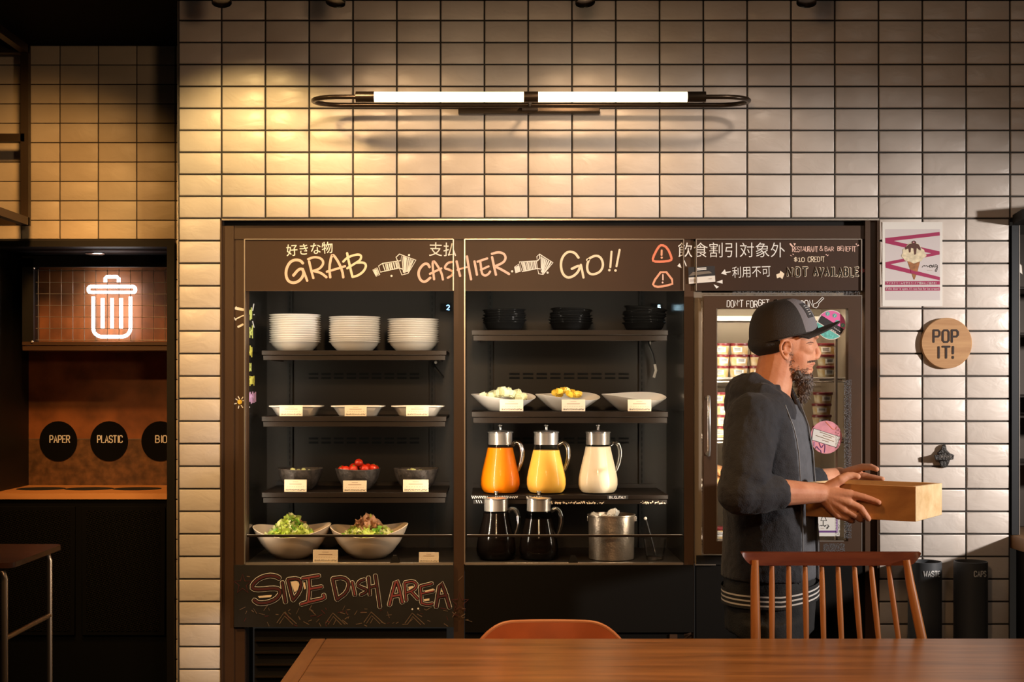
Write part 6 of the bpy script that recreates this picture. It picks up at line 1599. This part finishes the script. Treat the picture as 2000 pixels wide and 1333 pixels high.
for k in range(900):
    i = rbd.randrange(len(vs)); p = vs[i].copy(); low = p.z < H(0, 745).z
    curl(p, ns[i], rbd.uniform(.005, .010) * (1.6 if low else .8), low, 'beard_grey' if rbd.random() < .5 else 'beard')
# stubble over the jaw and cheek, on the skin itself
fv = [(v.co + man.location, v.normal.copy()) for v in man.data.vertices if v.co.z + man.location.z > H(0, 742).z and v.co.z + man.location.z < H(0, 690).z]
st_ = []
for p, n_ in fv:
    px = CX + p.x * F / (p.y + CAMD); py = CY - (p.z - CAMZ) * F / (p.y + CAMD)
    if px > 1578 + (py < 706) * -8 and py < 728: continue
    edge = 1541 + max(0, (py - 716)) * .35
    if px < edge or (py < 712 and px > 1553 - (712 - py) * .2): continue
    if px > 1560 and py < 722 - (px - 1560) * .2: continue
    if py < 719 and rbd.random() > .30: continue
    st_.append((p, n_))
for k in range(800):
    p, n_ = st_[rbd.randrange(len(st_))]; curl(p + n_ * .0002, n_, rbd.uniform(.0025, .005), False, 'beard_grey' if rbd.random() < .4 else 'beard')
for k in range(90):
    t = rbd.random(); p = onskin(1577 + 14.5 * t, 706.5 - 1.5 * t + rbd.uniform(-1.6, 1.4)); curl(p, Vector((.3, -.8, 0)), rbd.uniform(.0025, .0045), True, 'beard_grey' if rbd.random() < .4 else 'beard')
q.build('curls', bd)

# --- cap
tl = math.radians(-12.6); CA, CB, CH = .1075, .0865, .120
cc = H(1531.5, 661)
ux = Vector((math.cos(tl), 0, -math.sin(tl))); uz = Vector((math.sin(tl), 0, math.cos(tl))); uy = Vector((0, 1, 0))
def cp(x, y, z): return cc + ux * x + uy * y + uz * z
q = MB(); nu, nv = 48, 16; mi0 = q.mi('cap'); mi1 = q.mi('cap_front')
G = []
for j in range(nv):
    v = (math.pi / 2) * j / nv; rr_ = math.cos(v) ** .62; zz = CH * math.sin(v) ** 1.05; row = []
    for i in range(nu):
        a = 2 * math.pi * i / nu; fx = 1 + (.05 * math.sin(v * 1.6) if math.cos(a) > 0 else -.02 * math.sin(v))
        seam = 1 - .012 * max(0, math.cos(6 * a)) ** 20 * (1 if v > .1 else 0)
        row.append(q.bm.verts.new(cp(CA * rr_ * math.cos(a) * fx * seam, CB * rr_ * math.sin(a) * seam, zz)))
    G.append(row)
topv = q.bm.verts.new(cp(0, 0, CH))
for j in range(nv - 1):
    for i in range(nu):
        a = 2 * math.pi * (i + .5) / nu; a = a - 2 * math.pi if a > math.pi else a
        q.face((G[j][i], G[j][(i + 1) % nu], G[j + 1][(i + 1) % nu], G[j + 1][i]), mi1 if abs(a) < math.radians(58) and j < nv - 3 else mi0, True)
for i in range(nu): q.face((G[-1][i], G[-1][(i + 1) % nu], topv), mi0, True)
q.ell(cp(0, 0, CH), (.007, .007, .004), 'cap', seg=10, rings=6)
q.tube([cp(CA * 1.0 * math.cos(a), CB * 1.0 * math.sin(a), .002) for a in [2 * math.pi * i / nu for i in range(nu)]], .0022, 'cap', 6, closed=True)
capo = q.build('cap', man, None, 180)
q = MB(); na, nr = 26, 8; mi = q.mi('cap'); rowsT = []; rowsB = []
for i in range(na + 1):
    a = math.radians(-78 + 156 * i / na); T_ = []; B_ = []
    for j in range(nr + 1):
        t = j / nr; ext = .072 * max(0, math.cos(a * .98)) ** .55
        x = CA * math.cos(a) + ext * t; y = CB * math.sin(a) * (1 + .02 * t); z = .003 + ext * t * .20 - .016 * (math.sin(a) ** 2) * (.4 + t) - .004 * t * t
        T_.append(q.bm.verts.new(cp(x, y, z + .0022))); B_.append(q.bm.verts.new(cp(x, y, z - .0022)))
    rowsT.append(T_); rowsB.append(B_)
for i in range(na):
    for j in range(nr):
        q.face((rowsT[i][j], rowsT[i + 1][j], rowsT[i + 1][j + 1], rowsT[i][j + 1]), mi, True); q.face((rowsB[i][j], rowsB[i][j + 1], rowsB[i + 1][j + 1], rowsB[i + 1][j]), mi, True)
    q.face((rowsT[i][nr], rowsT[i + 1][nr], rowsB[i + 1][nr], rowsB[i][nr]), mi)
q.build('brim', capo, None, 60)
# woven label on the front panel, lying on the crown surface
q = MB()
def crown(a, v, h):
    rr_ = math.cos(v) ** .62; zz = CH * math.sin(v) ** 1.05; fx = 1 + .05 * math.sin(v * 1.6); r = cp(CA * rr_ * math.cos(a) * fx, CB * rr_ * math.sin(a), zz); n_ = (r - cc).normalized(); return r + n_ * h
mi = q.mi('ink'); Lb = [[q.bm.verts.new(crown(math.radians(-46 + 20 * i / 6), .40 + .50 * j / 6, .0012)) for j in range(7)] for i in range(7)]
for i in range(6):
    for j in range(6): q.face((Lb[i][j], Lb[i + 1][j], Lb[i + 1][j + 1], Lb[i][j + 1]), mi, True)
for k in range(5): q.tube([crown(math.radians(-40), .50 + k * .07, .0016), crown(math.radians(-33 + (k % 2) * 3), .50 + k * .07, .0016)], .0009, 'white_letter', 4)
q.build('cap_label', capo)

# --- T-shirt, hoodie
SEC = [(752, 1500, .070, .090), (770, 1495, .092, .150), (790, 1492, .112, .192), (830, 1496, .130, .205), (880, 1501, .137, .200), (940, 1503, .141, .190), (1040, 1505, .146, .182), (1125, 1504, .150, .184)]
def ringpt(sec, a, k, yaw=math.radians(-12)):
    py, px, ax, by = sec; c_ = H(px, py); e = .88
    x = ax * k * math.copysign(abs(math.cos(a)) ** e, math.cos(a)); y = by * k * math.copysign(abs(math.sin(a)) ** e, math.sin(a))
    return c_ + Vector((x * math.cos(yaw) - y * math.sin(yaw), x * math.sin(yaw) + y * math.cos(yaw), 0))
def interp(secs, n):
    out = []
    for A, B in zip(secs, secs[1:]):
        for k in range(n): out.append(tuple(a + (b_ - a) * k / n for a, b_ in zip(A, B)))
    return out + [secs[-1]]
b = MB(); b.rings([[ringpt(s_, 2 * math.pi * i / 48, .955 if s_[0] > 800 else .90) for i in range(48)] for s_ in interp(SEC[2:], 4)], 'tshirt')
remesh(b, 't_shirt', 'tshirt', .0055, 3, man, lambda c: .004 * noise.noise(Vector((c.x * 30, c.y * 30, c.z * 5))))
def hood_fold(c):
    v = .0038 * noise.noise(Vector((c.x * 26 + c.z * 9, c.y * 26, c.z * 10))) + .0016 * noise.noise(c * 70)
    e = (c - EL_N).length
    if e < .16: v += .0050 * (noise.noise(Vector(((c.x * .75 + c.z * 1.1) * 34, (c.x - c.z) * 7, c.y * 9))) ) * max(0, 1 - e / .16) ** .8
    return v
b = MB(); a0, a1 = math.radians(-12), math.radians(360 - 52); NA = 56
rings_ = []
for s_ in interp(SEC, 4):
    f = max(0, min(1, (s_[0] - 790) / 60)); g0 = a0 + math.radians(14) * (1 - f); g1 = a1 - math.radians(6) * (1 - f)
    outer = [ringpt(s_, g0 + (g1 - g0) * i / NA, 1.0) for i in range(NA + 1)]; inner = [ringpt(s_, g1 - (g1 - g0) * i / NA, .86) for i in range(NA + 1)]
    rings_.append(outer + inner)
b.rings(rings_, 'hoodie')
def sl(pts, rad): 
    b.tube(pts, rad, 'hoodie', 20)
    for p, r in zip(pts[:-1], rad[:-1]): b.ell(p, r, 'hoodie', seg=20, rings=12)
CF_N = EL_N.lerp(WR_N, .50)
sl([H(1490, 812, -.10), U(1471, 818, 4.245), U(1462, 880, 4.20), U(1456, 930, 4.17), EL_N], [.085, .078, .076, .074, .068])
sl([EL_N, EL_N.lerp(WR_N, .22), EL_N.lerp(WR_N, .42), CF_N], [.068, .062, .052, .048])
CF_F = EL_F.lerp(WR_F, .56)
sl([H(1490, 812, .10), SH_F, SH_F.lerp(EL_F, .5), EL_F], [.085, .075, .070, .064]); sl([EL_F, EL_F.lerp(WR_F, .3), CF_F], [.064, .055, .046])
# hood lying round the neck and collar edges
for s_ in (-1, 1):
    b.tube([H(1446, 762, s_ * .03), H(1463, 750, s_ * .072), H(1488, 765, s_ * .096), H(1512, 781, s_ * .088), H(1530, 795, s_ * .068), H(1544, 809, s_ * .052 - .012)], [.040, .036, .029, .023, .016, .011], 'hoodie', 16)
    b.tube([H(1452, 772, s_ * .05), H(1478, 770, s_ * .13), H(1505, 785, s_ * .13)], [.040, .036, .03], 'hoodie', 16)
b.ell(H(1446, 766), (.046, .105, .044), 'hoodie', rot=(0, .3, 0), seg=24, rings=14)
b.ell(H(1440, 790), (.042, .085, .055), 'hoodie', seg=24, rings=14)
hd = remesh(b, 'hoodie', 'hoodie', .0048, 3, man, hood_fold)
# zip edges, cord eyelet, hem ribs
m_zip = mat('grey_zip_tape', (.13, .13, .14), .5)
q = MB()
for aa, k in ((a1 + math.radians(1), 1.005), (a0 - math.radians(1), 1.0)):
    q.tube([ringpt(s_, aa - math.radians(6) * (1 - max(0, min(1, (s_[0] - 790) / 60))) * (1 if aa > 1 else -1.5), k) for s_ in interp(SEC[2:], 4)], .0019, m_zip, 6)
q.build('zip_edge', hd)
q = MB(); p = H(1526, 786, -.098); q.tube([p + Vector((.005 * math.cos(a), -.004, .005 * math.sin(a))) for a in [2 * math.pi * i / 14 for i in range(14)]], .0016, 'chrome', 6, closed=True); q.build('eyelet', hd)
# striped hem of the layer underneath
q = MB(); zt_h = H(0, 1140).z; SB = (0, 1504, .152, .186)
def hemring(z, k):
    c_ = [ringpt((1140, 1504, .1500, .1845), 2 * math.pi * i / 64, k) for i in range(64)]; return [Vector((p.x, p.y, z + .010 * math.sin(2 * math.pi * i / 64) * 0 + .020 * max(0, math.cos(2 * math.pi * i / 64 - .2)))) for i, p in enumerate(c_)]
zs_ = [.826, .8145, .8095, .8010, .7960, .7875, .7825, .774]
for i, (za, zb_) in enumerate(zip(zs_, zs_[1:])): q.rings([hemring(za, 1.0), hemring(zb_, 1.0)], 'trouser' if i % 2 == 0 else 'stripe', cap0=False, cap1=False)
q.build('striped_hem', man)
# --- trousers and shoes
b = MB()
b.rings([[ringpt((py, 1503, ax, by), 2 * math.pi * i / 40, 1) for i in range(40)] for py, ax, by in ((1120, .140, .176), (1180, .140, .178), (1230, .136, .176))], 'trouser')
for s_, px in ((-1, 1494), (1, 1520)):
    hip = H(px, 1200, s_ * .086); kn = Vector((hip.x + .02, hip.y, .48)); an = Vector((hip.x - .005, hip.y, .075))
    b.tube([hip, hip.lerp(kn, .5), kn, kn.lerp(an, .5), an], [.110, .098, .082, .075, .070], 'trouser', 20)
remesh(b, 'trousers', 'trouser', .007, 3, man, lambda c: .005 * noise.noise(Vector((c.x * 22, c.y * 22, c.z * 9))))
for s_, px in ((-1, 1494), (1, 1520)):
    hip = H(px, 1200, s_ * .086); b = MB()
    b.tube([Vector((hip.x - .085, hip.y, .048)), Vector((hip.x - .04, hip.y, .060)), Vector((hip.x + .05, hip.y, .052)), Vector((hip.x + .13, hip.y, .040)), Vector((hip.x + .165, hip.y, .036))], [.030, .048, .046, .040, .024], 'trouser', 16)
    b.box((hip.x - .10, hip.y - .038, 0), (hip.x + .175, hip.y + .038, .022), 'trouser', .012, 2)
    remesh(b, 'shoe', 'black', .006, 2, man)
